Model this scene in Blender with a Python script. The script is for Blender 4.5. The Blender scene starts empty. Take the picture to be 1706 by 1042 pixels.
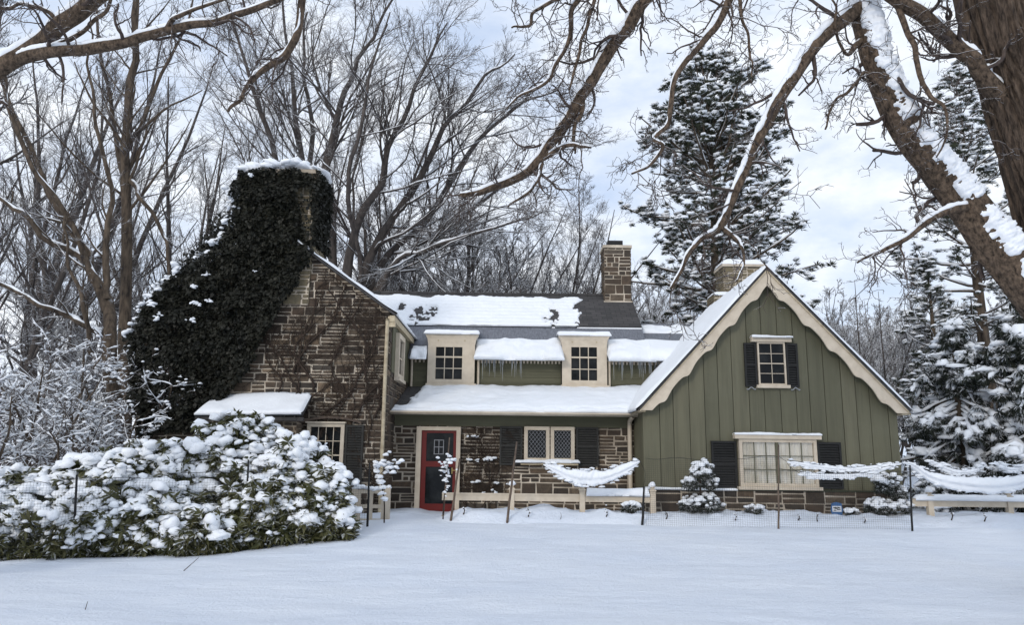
import bpy, bmesh, math, random
import numpy as np
from mathutils import Matrix, Vector

rnd = random.Random(7)
PI = math.pi
SC = bpy.context.scene
COL = SC.collection

# ------------------------------------------------------------------ camera
F, CX, CY = 1250.0, 853.0, 521.0
PITCH, ROLL = math.atan(239 / F), 0.012
EYE = Vector((0, 0, 1.6))
CM = Matrix.Rotation(PI / 2 + PITCH, 3, 'X') @ Matrix.Rotation(ROLL, 3, 'Z')
cam = bpy.data.objects.new('camera', bpy.data.cameras.new('camera'))
COL.objects.link(cam)
cam.matrix_world = Matrix.Translation(EYE) @ CM.to_4x4()
cam.data.sensor_width = 36
cam.data.lens = 36 * F / 1706
cam.data.clip_end = 2000
SC.camera = cam


def at(px, py, Y):
    d = CM @ Vector(((px - CX) / F, -(py - CY) / F, -1))
    return EYE + d * (Y / d.y)


# ------------------------------------------------------------------ noise
def _h(ix, iy, s):
    v = np.sin(ix * 127.1 + iy * 311.7 + s * 74.7) * 43758.5453
    return v - np.floor(v)


def vn(x, y, s=0):
    x = np.asarray(x, float); y = np.asarray(y, float)
    ix = np.floor(x); iy = np.floor(y)
    fx = x - ix; fy = y - iy
    fx = fx * fx * (3 - 2 * fx); fy = fy * fy * (3 - 2 * fy)
    a = _h(ix, iy, s); b = _h(ix + 1, iy, s); c = _h(ix, iy + 1, s); d = _h(ix + 1, iy + 1, s)
    return (a + (b - a) * fx) * (1 - fy) + (c + (d - c) * fx) * fy - 0.5


def fbm(x, y, s=0, o=3):
    r = 0; a = 1.0
    for k in range(o):
        r = r + a * vn(x * 2 ** k, y * 2 ** k, s + k * 13)
        a *= 0.5
    return r


def sstep(a, b, x):
    t = np.clip((np.asarray(x, float) - a) / (b - a), 0, 1)
    return t * t * (3 - 2 * t)


# ------------------------------------------------------------------ mesh builder
ORG = {}


class MB:
    def __init__(s):
        s.V = []; s.F = []; s.n = 0

    def add(s, V, Fa, mat=0, smooth=False):
        V = np.asarray(V, float).reshape(-1, 3)
        if isinstance(Fa, np.ndarray):
            s.F.append((Fa + s.n, mat, smooth))
        else:
            by = {}
            for f in Fa:
                by.setdefault(len(f), []).append(f)
            for k, fs in by.items():
                s.F.append((np.array(fs, int) + s.n, mat, smooth))
        s.V.append(V); s.n += len(V)

    def box(s, x0, x1, y0, y1, z0, z1, mat=0):
        V = [(x, y, z) for x in (x0, x1) for y in (y0, y1) for z in (z0, z1)]
        s.add(V, [(0, 1, 3, 2), (4, 6, 7, 5), (0, 4, 5, 1), (2, 3, 7, 6), (0, 2, 6, 4), (1, 5, 7, 3)], mat)

    def bar(s, a, b, w, h, up=(0, 0, 1), mat=0):
        a = Vector(a); b = Vector(b); t = (b - a).normalized()
        sd = t.cross(Vector(up))
        if sd.length < 1e-4: sd = t.cross(Vector((0, 1, 0)))
        sd.normalize(); u = sd.cross(t)
        V = []
        for p in (a, b):
            for i, j in ((-1, -1), (1, -1), (1, 1), (-1, 1)):
                V.append(p + sd * (i * w / 2) + u * (j * h / 2))
        s.add(V, [(0, 1, 5, 4), (1, 2, 6, 5), (2, 3, 7, 6), (3, 0, 4, 7), (3, 2, 1, 0), (4, 5, 6, 7)], mat)

    def loft(s, R, mat=0, smooth=True, caps=True, closed=True):
        R = np.asarray(R, float); n, k = R.shape[:2]
        i = np.arange(n - 1)[:, None]; j = np.arange(k if closed else k - 1)[None]
        j2 = (j + 1) % k
        Fq = np.stack([i * k + j, i * k + j2, (i + 1) * k + j2, (i + 1) * k + j], -1).reshape(-1, 4)
        m = s.n
        s.add(R.reshape(-1, 3), Fq, mat, smooth)
        if caps:
            s.F.append((np.array([list(range(k))[::-1]]) + m, mat, False))
            s.F.append((np.array([list(range((n - 1) * k, n * k))]) + m, mat, False))

    def inst(s, V, Fa, M, T, mat=0, smooth=False):
        V = np.asarray(V, float); N = len(T)
        if N == 0: return
        W = np.einsum('nij,kj->nki', M, V) + T[:, None, :]
        FF = (Fa[None] + (np.arange(N) * len(V))[:, None, None]).reshape(-1, Fa.shape[1])
        s.add(W.reshape(-1, 3), FF, mat, smooth)

    def mesh(s, name, org=(0, 0, 0)):
        me = bpy.data.meshes.new(name)
        V = np.concatenate(s.V) - np.array(org)
        me.vertices.add(len(V)); me.vertices.foreach_set('co', V.ravel())
        loops = np.concatenate([f.ravel() for f, _, _ in s.F]).astype(np.int32)
        cnt = np.concatenate([np.full(len(f), f.shape[1]) for f, _, _ in s.F])
        mats = np.concatenate([np.full(len(f), m) for f, m, _ in s.F]).astype(np.int32)
        sm = np.concatenate([np.full(len(f), b) for f, _, b in s.F]).astype(bool)
        me.loops.add(len(loops)); me.loops.foreach_set('vertex_index', loops)
        me.polygons.add(len(cnt))
        st = np.concatenate([[0], np.cumsum(cnt)[:-1]]).astype(np.int32)
        me.polygons.foreach_set('loop_start', st)
        me.polygons.foreach_set('material_index', mats)
        me.polygons.foreach_set('use_smooth', sm)
        me.update(calc_edges=True)
        return me


def obj(name, mb, mats, parent=None, org=None):
    o_ = ORG[parent.name] if parent is not None else (org or (0, 0, 0))
    me = mb.mesh(name, o_)
    for m in (mats if isinstance(mats, (list, tuple)) else [mats]):
        me.materials.append(m)
    o = bpy.data.objects.new(name, me); COL.objects.link(o)
    ORG[o.name] = o_
    if parent is not None: o.parent = parent
    else: o.location = o_
    return o


def thing(name, label, cat, loc=(0, 0, 0), group=None):
    o = bpy.data.objects.new(name, None); COL.objects.link(o)
    o.empty_display_size = 0.2
    o.location = loc; ORG[o.name] = tuple(loc)
    return tag(o, label, cat, group)


def tag(o, label, cat, group=None):
    o['label'] = label; o['category'] = cat
    if group: o['group'] = group
    return o


def structure(o, kind='structure'):
    o['kind'] = kind
    return o


def copy_tree(o, parent=None):
    c = o.copy(); COL.objects.link(c)
    if parent is not None: c.parent = parent
    for ch in o.children:
        copy_tree(ch, c)
    return c


# ------------------------------------------------------------------ materials
def newmat(name):
    m = bpy.data.materials.new(name); m.use_nodes = True
    nt = m.node_tree; nt.nodes.clear()
    out = nt.nodes.new('ShaderNodeOutputMaterial')
    b = nt.nodes.new('ShaderNodeBsdfPrincipled')
    nt.links.new(b.outputs[0], out.inputs[0])
    return m, nt, b, out


def N(nt, t, **kw):
    n = nt.nodes.new(t)
    for k, v in kw.items():
        if k in n.inputs: n.inputs[k].default_value = v
        else: setattr(n, k, v)
    return n


def noise(nt, scale, detail=4, rough=0.6, vec=None, stretch=None):
    n = N(nt, 'ShaderNodeTexNoise', Scale=scale, Detail=detail, Roughness=rough)
    if vec is None:
        vec = N(nt, 'ShaderNodeTexCoord').outputs['Object']
    if stretch:
        mp = N(nt, 'ShaderNodeMapping'); mp.inputs['Scale'].default_value = stretch
        nt.links.new(vec, mp.inputs[0]); vec = mp.outputs[0]
    nt.links.new(vec, n.inputs['Vector'])
    return n.outputs['Fac']


def ramp(nt, fac, stops):
    r = N(nt, 'ShaderNodeValToRGB'); e = r.color_ramp.elements
    while len(e) < len(stops): e.new(0.5)
    for el, (p, c) in zip(e, stops):
        el.position = p; el.color = (*c, 1)
    nt.links.new(fac, r.inputs[0])
    return r.outputs[0]


def mixc(nt, fac, a, b, mode='MIX'):
    m = N(nt, 'ShaderNodeMix', data_type='RGBA', blend_type=mode)
    for s, v in ((0, fac), (6, a), (7, b)):
        if isinstance(v, (int, float)): m.inputs[s].default_value = v
        elif isinstance(v, tuple): m.inputs[s].default_value = (*v, 1)
        else: nt.links.new(v, m.inputs[s])
    return m.outputs[2]


def mathn(nt, op, a, b=None, c=None):
    m = N(nt, 'ShaderNodeMath', operation=op)
    for i, v in enumerate((a, b, c)):
        if v is None: continue
        if isinstance(v, (int, float)): m.inputs[i].default_value = v
        else: nt.links.new(v, m.inputs[i])
    return m.outputs[0]


def mapr(nt, v, a, b, c=0.0, d=1.0):
    m = N(nt, 'ShaderNodeMapRange')
    nt.links.new(v, m.inputs[0])
    for i, x in enumerate((a, b, c, d)): m.inputs[i + 1].default_value = x
    return m.outputs[0]


def bump(nt, b, h, strength, dist=0.02):
    n = N(nt, 'ShaderNodeBump', Strength=strength, Distance=dist)
    nt.links.new(h, n.inputs['Height']); nt.links.new(n.outputs[0], b.inputs['Normal'])


SNOWC = (0.86, 0.89, 0.93)


def plain(name, c1, c2=None, scale=6, rough=0.6, bmp=0.0, bscale=40, stretch=None, spec=0.3):
    m, nt, b, _ = newmat(name)
    c2 = c2 or tuple(x * 0.8 for x in c1)
    f = noise(nt, scale, stretch=stretch)
    nt.links.new(ramp(nt, f, [(0.35, c1), (0.68, c2)]), b.inputs['Base Color'])
    b.inputs['Roughness'].default_value = rough
    b.inputs['Specular IOR Level'].default_value = spec
    if bmp: bump(nt, b, noise(nt, bscale, stretch=stretch), bmp)
    return m


def snowmat(name, bscale=18, bs=0.5, dist=0.03, c=SNOWC):
    m, nt, b, _ = newmat(name)
    f = noise(nt, 3)
    nt.links.new(ramp(nt, f, [(0.3, c), (0.7, tuple(x * 0.955 for x in c))]), b.inputs['Base Color'])
    b.inputs['Roughness'].default_value = 0.65
    b.inputs['Specular IOR Level'].default_value = 0.25
    bump(nt, b, noise(nt, bscale, 6, 0.65), bs, dist)
    return m


def snowy(name, c1, c2, lo=0.25, hi=0.6, scale=8, stretch=(1, 1, 0.2), bmp=0.6, nscale=9, rough=0.85, breakup=0.5, dist=0.02):
    """a bark or leaf surface that carries snow where it faces up"""
    m, nt, b, _ = newmat(name)
    f = noise(nt, scale, 5, 0.65, stretch=stretch)
    base = ramp(nt, f, [(0.32, c1), (0.66, c2)])
    g = N(nt, 'ShaderNodeNewGeometry')
    sx = N(nt, 'ShaderNodeSeparateXYZ'); nt.links.new(g.outputs['Normal'], sx.inputs[0])
    k = noise(nt, nscale, 3)
    z = mathn(nt, 'ADD', sx.outputs[2], mathn(nt, 'MULTIPLY', mathn(nt, 'SUBTRACT', k, 0.5), breakup))
    s = mapr(nt, z, lo, hi)
    nt.links.new(mixc(nt, s, base, SNOWC), b.inputs['Base Color'])
    b.inputs['Roughness'].default_value = rough
    b.inputs['Specular IOR Level'].default_value = 0.2
    if bmp: bump(nt, b, f, bmp, dist)
    return m


M = {}
M['snow'] = snowmat('snow')
M['snow_fine'] = snowmat('snow clumps', 40, 0.4, 0.015)
M['cream'] = plain('cream paint', (0.62, 0.54, 0.43), (0.52, 0.445, 0.345), 5, 0.55, 0.12, 60)
M['cream_weathered'] = plain('weathered cream paint', (0.55, 0.47, 0.33), (0.36, 0.29, 0.19), 7, 0.65, 0.3, 30)
m, nt, b, _ = newmat('olive green siding')
g = N(nt, 'ShaderNodeNewGeometry'); f = noise(nt, 2.6, 5, 0.65, stretch=(3.5, 1, 0.22)); f2 = noise(nt, 1.1, 4)
c0 = ramp(nt, g.outputs['Random Per Island'], [(0.0, (0.108, 0.105, 0.068)), (0.5, (0.126, 0.122, 0.079)), (1.0, (0.144, 0.137, 0.090))])
c0 = mixc(nt, mapr(nt, f, 0.42, 0.75, 0, 0.55), c0, (0.062, 0.060, 0.040))
nt.links.new(mixc(nt, mapr(nt, f2, 0.5, 0.8, 0, 0.35), c0, (0.17, 0.165, 0.115)), b.inputs['Base Color'])
b.inputs['Roughness'].default_value = 0.62; b.inputs['Specular IOR Level'].default_value = 0.3
bump(nt, b, f, 0.3); M['green'] = m
M['green_h'] = plain('olive green clapboard', (0.118, 0.114, 0.070), (0.090, 0.088, 0.054), 2.2, 0.6, 0.25, 30, (0.25, 1, 3))
M['greendark'] = plain('dark olive paint', (0.05, 0.054, 0.033), None, 6)
M['shutter'] = plain('black shutter paint', (0.018, 0.018, 0.017), (0.012, 0.012, 0.012), 9, 0.5)
M['grayshutter'] = plain('charcoal shutter paint', (0.035, 0.034, 0.031), (0.022, 0.022, 0.02), 9, 0.6)
M['red'] = plain('red door paint', (0.15, 0.013, 0.010), (0.11, 0.009, 0.008), 4, 0.45)
M['shingle'] = plain('dark roof shingle', (0.06, 0.058, 0.06), (0.03, 0.03, 0.032), 14, 0.85, 0.6, 30)
def courses(name, c1, c2, pitch):
    m, nt, b, _ = newmat(name)
    br = N(nt, 'ShaderNodeTexBrick', Scale=1.0); br.inputs['Brick Width'].default_value = 0.30; br.inputs['Row Height'].default_value = pitch
    br.inputs['Mortar Size'].default_value = 0.008; br.inputs['Color1'].default_value = (*c1, 1); br.inputs['Color2'].default_value = (*c2, 1); br.inputs['Mortar'].default_value = (*(x * 0.4 for x in c2), 1)
    tc = N(nt, 'ShaderNodeTexCoord'); nt.links.new(tc.outputs['Object'], br.inputs['Vector'])
    nt.links.new(mixc(nt, mapr(nt, noise(nt, 5, 5), 0.4, 0.7, 0, 0.5), br.outputs['Color'], tuple(x * 0.55 for x in c1)), b.inputs['Base Color'])
    b.inputs['Roughness'].default_value = 0.85; bump(nt, b, noise(nt, 30), 0.6); return m
M['shingle'] = courses('dark roof shingles', (0.07, 0.066, 0.066), (0.038, 0.037, 0.038), 0.13)
M['slate'] = plain('grey roof slate', (0.19, 0.20, 0.23), (0.11, 0.12, 0.14), 10, 0.7, 0.6, 25, (3, 0.6, 0.6))
M['black'] = plain('black metal', (0.012, 0.012, 0.013), None, 10, 0.5)
M['copper'] = plain('brown gutter', (0.16, 0.11, 0.075), None, 8, 0.5)
M['dark'] = plain('dark interior', (0.008, 0.008, 0.009), None, 3, 0.9)
M['curtain'] = plain('pale curtain', (0.72, 0.68, 0.58), (0.6, 0.56, 0.47), 3, 0.9)
M['step'] = plain('grey stone step', (0.16, 0.14, 0.12), (0.08, 0.07, 0.06), 5, 0.85, 0.6, 20)
M['lead'] = plain('lead came', (0.30, 0.31, 0.33), None, 8, 0.5)
M['brass'] = plain('brass', (0.45, 0.33, 0.12), None, 8, 0.35)
M['signblue'] = plain('blue sign paint', (0.06, 0.14, 0.30), None, 8, 0.4)
M['signwhite'] = plain('white sign paint', (0.75, 0.77, 0.8), None, 8, 0.4)
M['stick'] = plain('grey brown stake', (0.16, 0.12, 0.09), (0.08, 0.06, 0.05), 12, 0.8)

m, nt, b, _ = newmat('window glass dark')
f = noise(nt, 2.2, 4)
nt.links.new(ramp(nt, f, [(0.45, (0.006, 0.007, 0.008)), (0.75, (0.03, 0.033, 0.034))]), b.inputs['Base Color'])
b.inputs['Roughness'].default_value = 0.07; b.inputs['Specular IOR Level'].default_value = 0.18
bump(nt, b, noise(nt, 3, 2), 0.1, 0.01)
M['glass'] = m
m, nt, b, out = newmat('clear window glass')
nt.nodes.remove(b)
tr = N(nt, 'ShaderNodeBsdfTransparent'); gl = N(nt, 'ShaderNodeBsdfGlossy', Roughness=0.05)
mx = N(nt, 'ShaderNodeMixShader'); mx.inputs[0].default_value = 0.07
nt.links.new(tr.outputs[0], mx.inputs[1]); nt.links.new(gl.outputs[0], mx.inputs[2]); nt.links.new(mx.outputs[0], out.inputs[0])
M['clear'] = m
m, nt, b, _ = newmat('ice')
b.inputs['Base Color'].default_value = (0.8, 0.85, 0.9, 1); b.inputs['Roughness'].default_value = 0.15
b.inputs['Transmission Weight'].default_value = 0.55; b.inputs['IOR'].default_value = 1.31
M['ice'] = m

m, nt, b, out = newmat('deer netting')
b.inputs['Base Color'].default_value = (0.012, 0.012, 0.012, 1)
tc = N(nt, 'ShaderNodeTexCoord'); sp = N(nt, 'ShaderNodeSeparateXYZ'); nt.links.new(tc.outputs['Object'], sp.inputs[0])
fx = mathn(nt, 'LESS_THAN', mathn(nt, 'FRACT', mathn(nt, 'MULTIPLY', sp.outputs[0], 26.0)), 0.055)
fz = mathn(nt, 'LESS_THAN', mathn(nt, 'FRACT', mathn(nt, 'MULTIPLY', sp.outputs[2], 26.0)), 0.055)
tr = N(nt, 'ShaderNodeBsdfTransparent'); mx = N(nt, 'ShaderNodeMixShader')
nt.links.new(mathn(nt, 'MAXIMUM', fx, fz), mx.inputs[0])
nt.links.new(tr.outputs[0], mx.inputs[1]); nt.links.new(b.outputs[0], mx.inputs[2]); nt.links.new(mx.outputs[0], out.inputs[0])
M['net'] = m


def stonemat(name, cols, dirt):
    m, nt, b, _ = newmat(name)
    g = N(nt, 'ShaderNodeNewGeometry')
    base = ramp(nt, g.outputs['Random Per Island'], cols)
    f = noise(nt, 9, 6, 0.7)
    c = mixc(nt, mapr(nt, f, 0.35, 0.7, 0, 0.75), base, dirt)
    nt.links.new(c, b.inputs['Base Color'])
    b.inputs['Roughness'].default_value = 0.9
    bump(nt, b, noise(nt, 28, 6, 0.7), 0.8, 0.02)
    return m


M['stone'] = stonemat('fieldstone', [(0.0, (0.06, 0.043, 0.030)), (0.25, (0.11, 0.075, 0.050)), (0.5, (0.040, 0.033, 0.027)),
                                     (0.74, (0.15, 0.105, 0.067)), (0.88, (0.075, 0.064, 0.053)), (1.0, (0.24, 0.175, 0.115))], (0.032, 0.025, 0.019))
M['stone_tan'] = stonemat('olive tan fieldstone', [(0.0, (0.17, 0.14, 0.085)), (0.4, (0.21, 0.17, 0.10)), (0.7, (0.13, 0.11, 0.07)), (1.0, (0.25, 0.20, 0.125))], (0.10, 0.085, 0.055))
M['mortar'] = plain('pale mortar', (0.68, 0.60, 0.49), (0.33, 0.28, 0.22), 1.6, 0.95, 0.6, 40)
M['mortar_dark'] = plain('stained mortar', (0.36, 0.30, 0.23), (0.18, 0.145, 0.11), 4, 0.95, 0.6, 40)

M['bark_big'] = snowy('furrowed bark', (0.020, 0.015, 0.012), (0.165, 0.12, 0.088), 0.95, 0.99, 26, (1, 1, 0.17), 1.0, 9, 0.9, 0.15, 0.09)
M['bark_limb'] = snowy('limb bark', (0.022, 0.017, 0.013), (0.19, 0.137, 0.097), 0.55, 0.8, 22, (1, 1, 0.6), 1.0, 9, 0.9, 0.5, 0.05)
M['twig'] = snowy('twig bark', (0.045, 0.036, 0.034), (0.10, 0.075, 0.062), 0.55, 0.85, 10, (1, 1, 1), 0.0, 7, 0.9, 0.6)
M['bark_mid'] = snowy('brown bark', (0.03, 0.024, 0.02), (0.125, 0.096, 0.07), 0.5, 0.8, 10, (1, 1, 0.25), 0.6, 5, 0.9, 0.5)
M['bark_far'] = snowy('far grey brown bark', (0.04, 0.036, 0.035), (0.11, 0.093, 0.083), 0.35, 0.75, 6, (1, 1, 0.3), 0.0, 3, 0.9, 0.5)
M['twig_far'] = snowy('far twig bark', (0.05, 0.043, 0.043), (0.10, 0.083, 0.075), 0.3, 0.75, 4, (1, 1, 1), 0.0, 3, 0.9, 0.6)
M['twig_white'] = snowy('snow loaded far twigs', (0.07, 0.062, 0.062), (0.13, 0.11, 0.10), -0.15, 0.45, 4, (1, 1, 1), 0.0, 3, 0.9, 0.6)
M['needle'] = snowy('pine needles', (0.022, 0.028, 0.018), (0.055, 0.058, 0.034), 0.6, 1.0, 2.5, (1, 1, 1), 0.0, 5, 0.7, 0.7)
M['spruce'] = snowy('spruce needles', (0.016, 0.022, 0.018), (0.04, 0.045, 0.033), 0.6, 1.0, 2.5, (1, 1, 1), 0.0, 5, 0.7, 0.7)
M['rhodo'] = snowy('leathery leaves', (0.05, 0.058, 0.02), (0.10, 0.095, 0.045), 0.75, 1.1, 3.5, (1, 1, 1), 0.0, 6, 0.45, 0.8)
M['ivy'] = snowy('dark ivy leaves', (0.006, 0.007, 0.0055), (0.026, 0.026, 0.019), 1.2, 1.5, 3.0, (1, 1, 1), 0.0, 6, 0.5, 0.5)
M['vine'] = plain('bare vine stem', (0.022, 0.015, 0.011), (0.055, 0.038, 0.028), 9, 0.9)

# ------------------------------------------------------------------ generic plant tools
RNG = np.random.default_rng(11)


def unit(v):
    return v / np.maximum(np.linalg.norm(v, axis=-1, keepdims=True), 1e-9)


def catmull(pts, n):
    P = np.array(pts, float)
    P = np.vstack([2 * P[0] - P[1], P, 2 * P[-1] - P[-2]])
    m = len(P) - 3
    u = np.linspace(0, m, n); i = np.minimum(u.astype(int), m - 1); t = (u - i)[:, None]
    a, b, c, d = P[i], P[i + 1], P[i + 2], P[i + 3]
    return 0.5 * (2 * b + (c - a) * t + (2 * a - 5 * b + 4 * c - d) * t ** 2 + (3 * b - a - 3 * c + d) * t ** 3)


def tubes(mb, P, R, k=4, mat=0, caps=False):
    """P (B,n,3) paths, R (B,n) radii"""
    P = np.asarray(P, float); R = np.asarray(R, float)
    if P.ndim == 2: P = P[None]; R = R[None]
    B, n = P.shape[:2]
    if B == 0: return
    T = unit(np.gradient(P, axis=1))
    mt = unit(P[:, -1] - P[:, 0])
    ref = np.where(np.abs(mt[:, 2:3]) < 0.75, np.array([[0, 0, 1.0]]), np.array([[0.3, 1.0, 0]]))
    S = unit(np.cross(T, ref[:, None, :])); U = np.cross(S, T)
    a = np.arange(k) * 2 * PI / k
    ring = P[:, :, None] + R[:, :, None, None] * (np.cos(a)[:, None] * S[:, :, None] + np.sin(a)[:, None] * U[:, :, None])
    V = ring.reshape(-1, 3)
    bi = (np.arange(B) * n * k)[:, None, None]; i = (np.arange(n - 1) * k)[None, :, None]; j = np.arange(k)[None, None]
    j2 = (j + 1) % k
    Fq = np.stack([bi + i + j, bi + i + j2, bi + i + k + j2, bi + i + k + j], -1).reshape(-1, 4)
    mb.add(V, Fq, mat, True)


def grow(P, R, cnt, t0, t1, a0, a1, length, npts, wander, trop, rr, tip=0.35, flat=0.0, rmin=0.0, side=None):
    """children of the branches P; returns (P, R, t)"""
    B, n = P.shape[:2]
    cnt = np.full(B, cnt) if np.isscalar(cnt) else cnt
    idx = np.repeat(np.arange(B), cnt); C = len(idx)
    t = t0 + (t1 - t0) * RNG.random(C)
    u = t * (n - 1); i = np.minimum(u.astype(int), n - 2); fr = (u - i)[:, None]
    pos = P[idx, i] * (1 - fr) + P[idx, i + 1] * fr
    tan = unit(P[idx, i + 1] - P[idx, i])
    r = R[idx, i] * (1 - fr[:, 0]) + R[idx, i + 1] * fr[:, 0]
    rv = RNG.normal(size=(C, 3)); rv[:, 2] *= (1 - flat)
    if side is not None: rv += np.asarray(side)
    perp = unit(rv - (rv * tan).sum(1, keepdims=True) * tan)
    a = np.radians(a0 + (a1 - a0) * RNG.random(C))[:, None]
    d = np.cos(a) * tan + np.sin(a) * perp
    pl = np.linalg.norm(np.diff(P, axis=1), axis=2).sum(1)[idx]
    L = length(pl, t) * RNG.uniform(0.6, 1.25, C)
    out = np.empty((C, npts, 3)); out[:, 0] = pos
    for k in range(1, npts):
        d = unit(d + RNG.normal(size=(C, 3)) * wander + np.array(trop))
        out[:, k] = out[:, k - 1] + d * (L / (npts - 1))[:, None]
    r0 = np.maximum(r * rr * RNG.uniform(0.75, 1.1, C), rmin)
    RR = r0[:, None] * np.linspace(1, tip, npts)[None]
    return out, np.maximum(RR, rmin * 0.7), t


def snow_on(mb, P, R, k=6, lift=0.55, wid=0.85, mat=0, jitter=0.25, minr=0.0, maxtz=0.93):
    """snow lying along branches: a ridge raised towards the sky"""
    P = np.asarray(P, float); R = np.asarray(R, float)
    if P.ndim == 2: P = P[None]; R = R[None]
    T = unit(np.gradient(P, axis=1))
    up = unit(np.array([0, 0, 1.0]) - T[..., 2:3] * T)
    tz = np.abs(T[..., 2])
    f = np.clip((maxtz - tz) / 0.25, 0.02, 1)
    j = 1 + jitter * RNG.normal(size=R.shape)
    rr = np.maximum(R * wid, minr) * f * np.clip(j, 0.3, 1.7)
    rr[:, 0] *= 0.3; rr[:, -1] *= 0.3
    tubes(mb, P + up * (R * lift + 0.25 * rr)[..., None], rr, k, mat)


def ico(sub, seed=0, amp=0.18, flat=-0.25):
    bm = bmesh.new(); bmesh.ops.create_icosphere(bm, subdivisions=sub, radius=1)
    V = np.array([v.co[:] for v in bm.verts]); Fa = np.array([[v.index for v in f.verts] for f in bm.faces]); bm.free()
    V = V * (1 + amp * (fbm(V[:, 0] * 1.7 + 9 * seed, V[:, 1] * 1.7 + V[:, 2] * 2.3, seed) * 2))[:, None]
    V[:, 2] = np.where(V[:, 2] < flat, flat + (V[:, 2] - flat) * 0.25, V[:, 2])
    return V, Fa


BLOBS = [ico(2, s, 0.34, -0.35) for s in range(7)]
LOWBLOBS = [ico(1, s, 0.25) for s in range(4)]


def rotz_scale(n, sx, sy, sz, tilt=0.25):
    """n random matrices: scale, small tilt, spin"""
    a = RNG.random(n) * 2 * PI
    c, s = np.cos(a), np.sin(a); z = np.zeros(n); o = np.ones(n)
    Rz = np.stack([np.stack([c, -s, z], -1), np.stack([s, c, z], -1), np.stack([z, z, o], -1)], 1)
    b = RNG.normal(size=n) * tilt; c, s = np.cos(b), np.sin(b)
    Rx = np.stack([np.stack([o, z, z], -1), np.stack([z, c, -s], -1), np.stack([z, s, c], -1)], 1)
    S = np.zeros((n, 3, 3)); S[:, 0, 0] = sx; S[:, 1, 1] = sy; S[:, 2, 2] = sz
    return Rz @ Rx @ S


def blobs(mb, T, sx, sy, sz, low=False, tilt=0.25, mat=0):
    lib = LOWBLOBS if low else BLOBS
    n = len(T); k = RNG.integers(0, len(lib), n)
    Mx = rotz_scale(n, sx, sy, sz, tilt)
    for q, (V, Fa) in enumerate(lib):
        s = k == q
        mb.inst(V, Fa, Mx[s], T[s], mat, True)


def tuft(n, l0, l1, w, up0, up1, curl=0.0):
    """template: n narrow leaves radiating, elevation between up0 and up1 degrees"""
    V = []; Fa = []
    for i in range(n):
        a = 2 * PI * (i + rnd.random() * 0.8) / n; e = math.radians(rnd.uniform(up0, up1)); l = rnd.uniform(l0, l1)
        d = Vector((math.cos(a) * math.cos(e), math.sin(a) * math.cos(e), math.sin(e)))
        s = d.cross(Vector((0, 0, 1)));  s = s.normalized() if s.length > 1e-3 else Vector((1, 0, 0))
        s = (s + d.cross(s) * rnd.uniform(-0.6, 0.6)).normalized()
        mid = d * (l * 0.5); tip = d * l - Vector((0, 0, curl * l))
        k = len(V)
        V += [d * 0.01, mid + s * w / 2, tip, mid - s * w / 2]; Fa.append((k, k + 1, k + 2, k + 3))
    return np.array([v[:] for v in V]), np.array(Fa)


# ------------------------------------------------------------------ world, sun
w = bpy.data.worlds.new('World'); SC.world = w; w.use_nodes = True
nt = w.node_tree; nt.nodes.clear()
SUN_EL, SUN_AZ = math.radians(21), math.radians(208)      # from behind the camera, to the left of it
wo = N(nt, 'ShaderNodeOutputWorld'); bg = N(nt, 'ShaderNodeBackground'); bg.inputs[1].default_value = 0.10
sky = N(nt, 'ShaderNodeTexSky', sky_type='NISHITA'); sky.sun_disc = False
sky.sun_elevation = SUN_EL; sky.sun_rotation = SUN_AZ
tc = N(nt, 'ShaderNodeTexCoord')
c1 = noise(nt, 3.2, 7, 0.55, tc.outputs['Generated'], (1, 1, 2.2))
c2 = noise(nt, 9, 5, 0.6, tc.outputs['Generated'], (1, 1, 2.0))
cf = mathn(nt, 'ADD', mathn(nt, 'MULTIPLY', c1, 0.8), mathn(nt, 'MULTIPLY', c2, 0.2))
mask = mapr(nt, cf, 0.29, 0.55)
cl = ramp(nt, c2, [(0.35, (0.70, 0.775, 0.90)), (0.62, (0.88, 0.92, 0.98))])
clb = mixc(nt, 1.0, cl, (10.5, 10.5, 10.5), 'MULTIPLY')
blue = mixc(nt, 0.75, sky.outputs[0], (6.1, 7.4, 9.8))
nt.links.new(mixc(nt, mask, blue, clb), bg.inputs[0]); nt.links.new(bg.outputs[0], wo.inputs[0])
sl = bpy.data.lights.new('sun', 'SUN'); sl.energy = 1.05; sl.angle = math.radians(12); sl.color = (1.0, 0.92, 0.82)
so = bpy.data.objects.new('sun', sl); COL.objects.link(so)
sd = Vector((math.cos(SUN_EL) * math.sin(SUN_AZ), math.cos(SUN_EL) * math.cos(SUN_AZ), math.sin(SUN_EL)))
so.rotation_euler = sd.to_track_quat('Z', 'Y').to_euler(); so.location = sd * 50
vs = SC.view_settings; vs.view_transform = 'Standard'; vs.look = 'None'; vs.gamma = 1; vs.use_curve_mapping = False
vs.exposure = 0.16
SC.cycles.max_bounces = 6; SC.cycles.diffuse_bounces = 3; SC.cycles.transparent_max_bounces = 12


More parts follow.
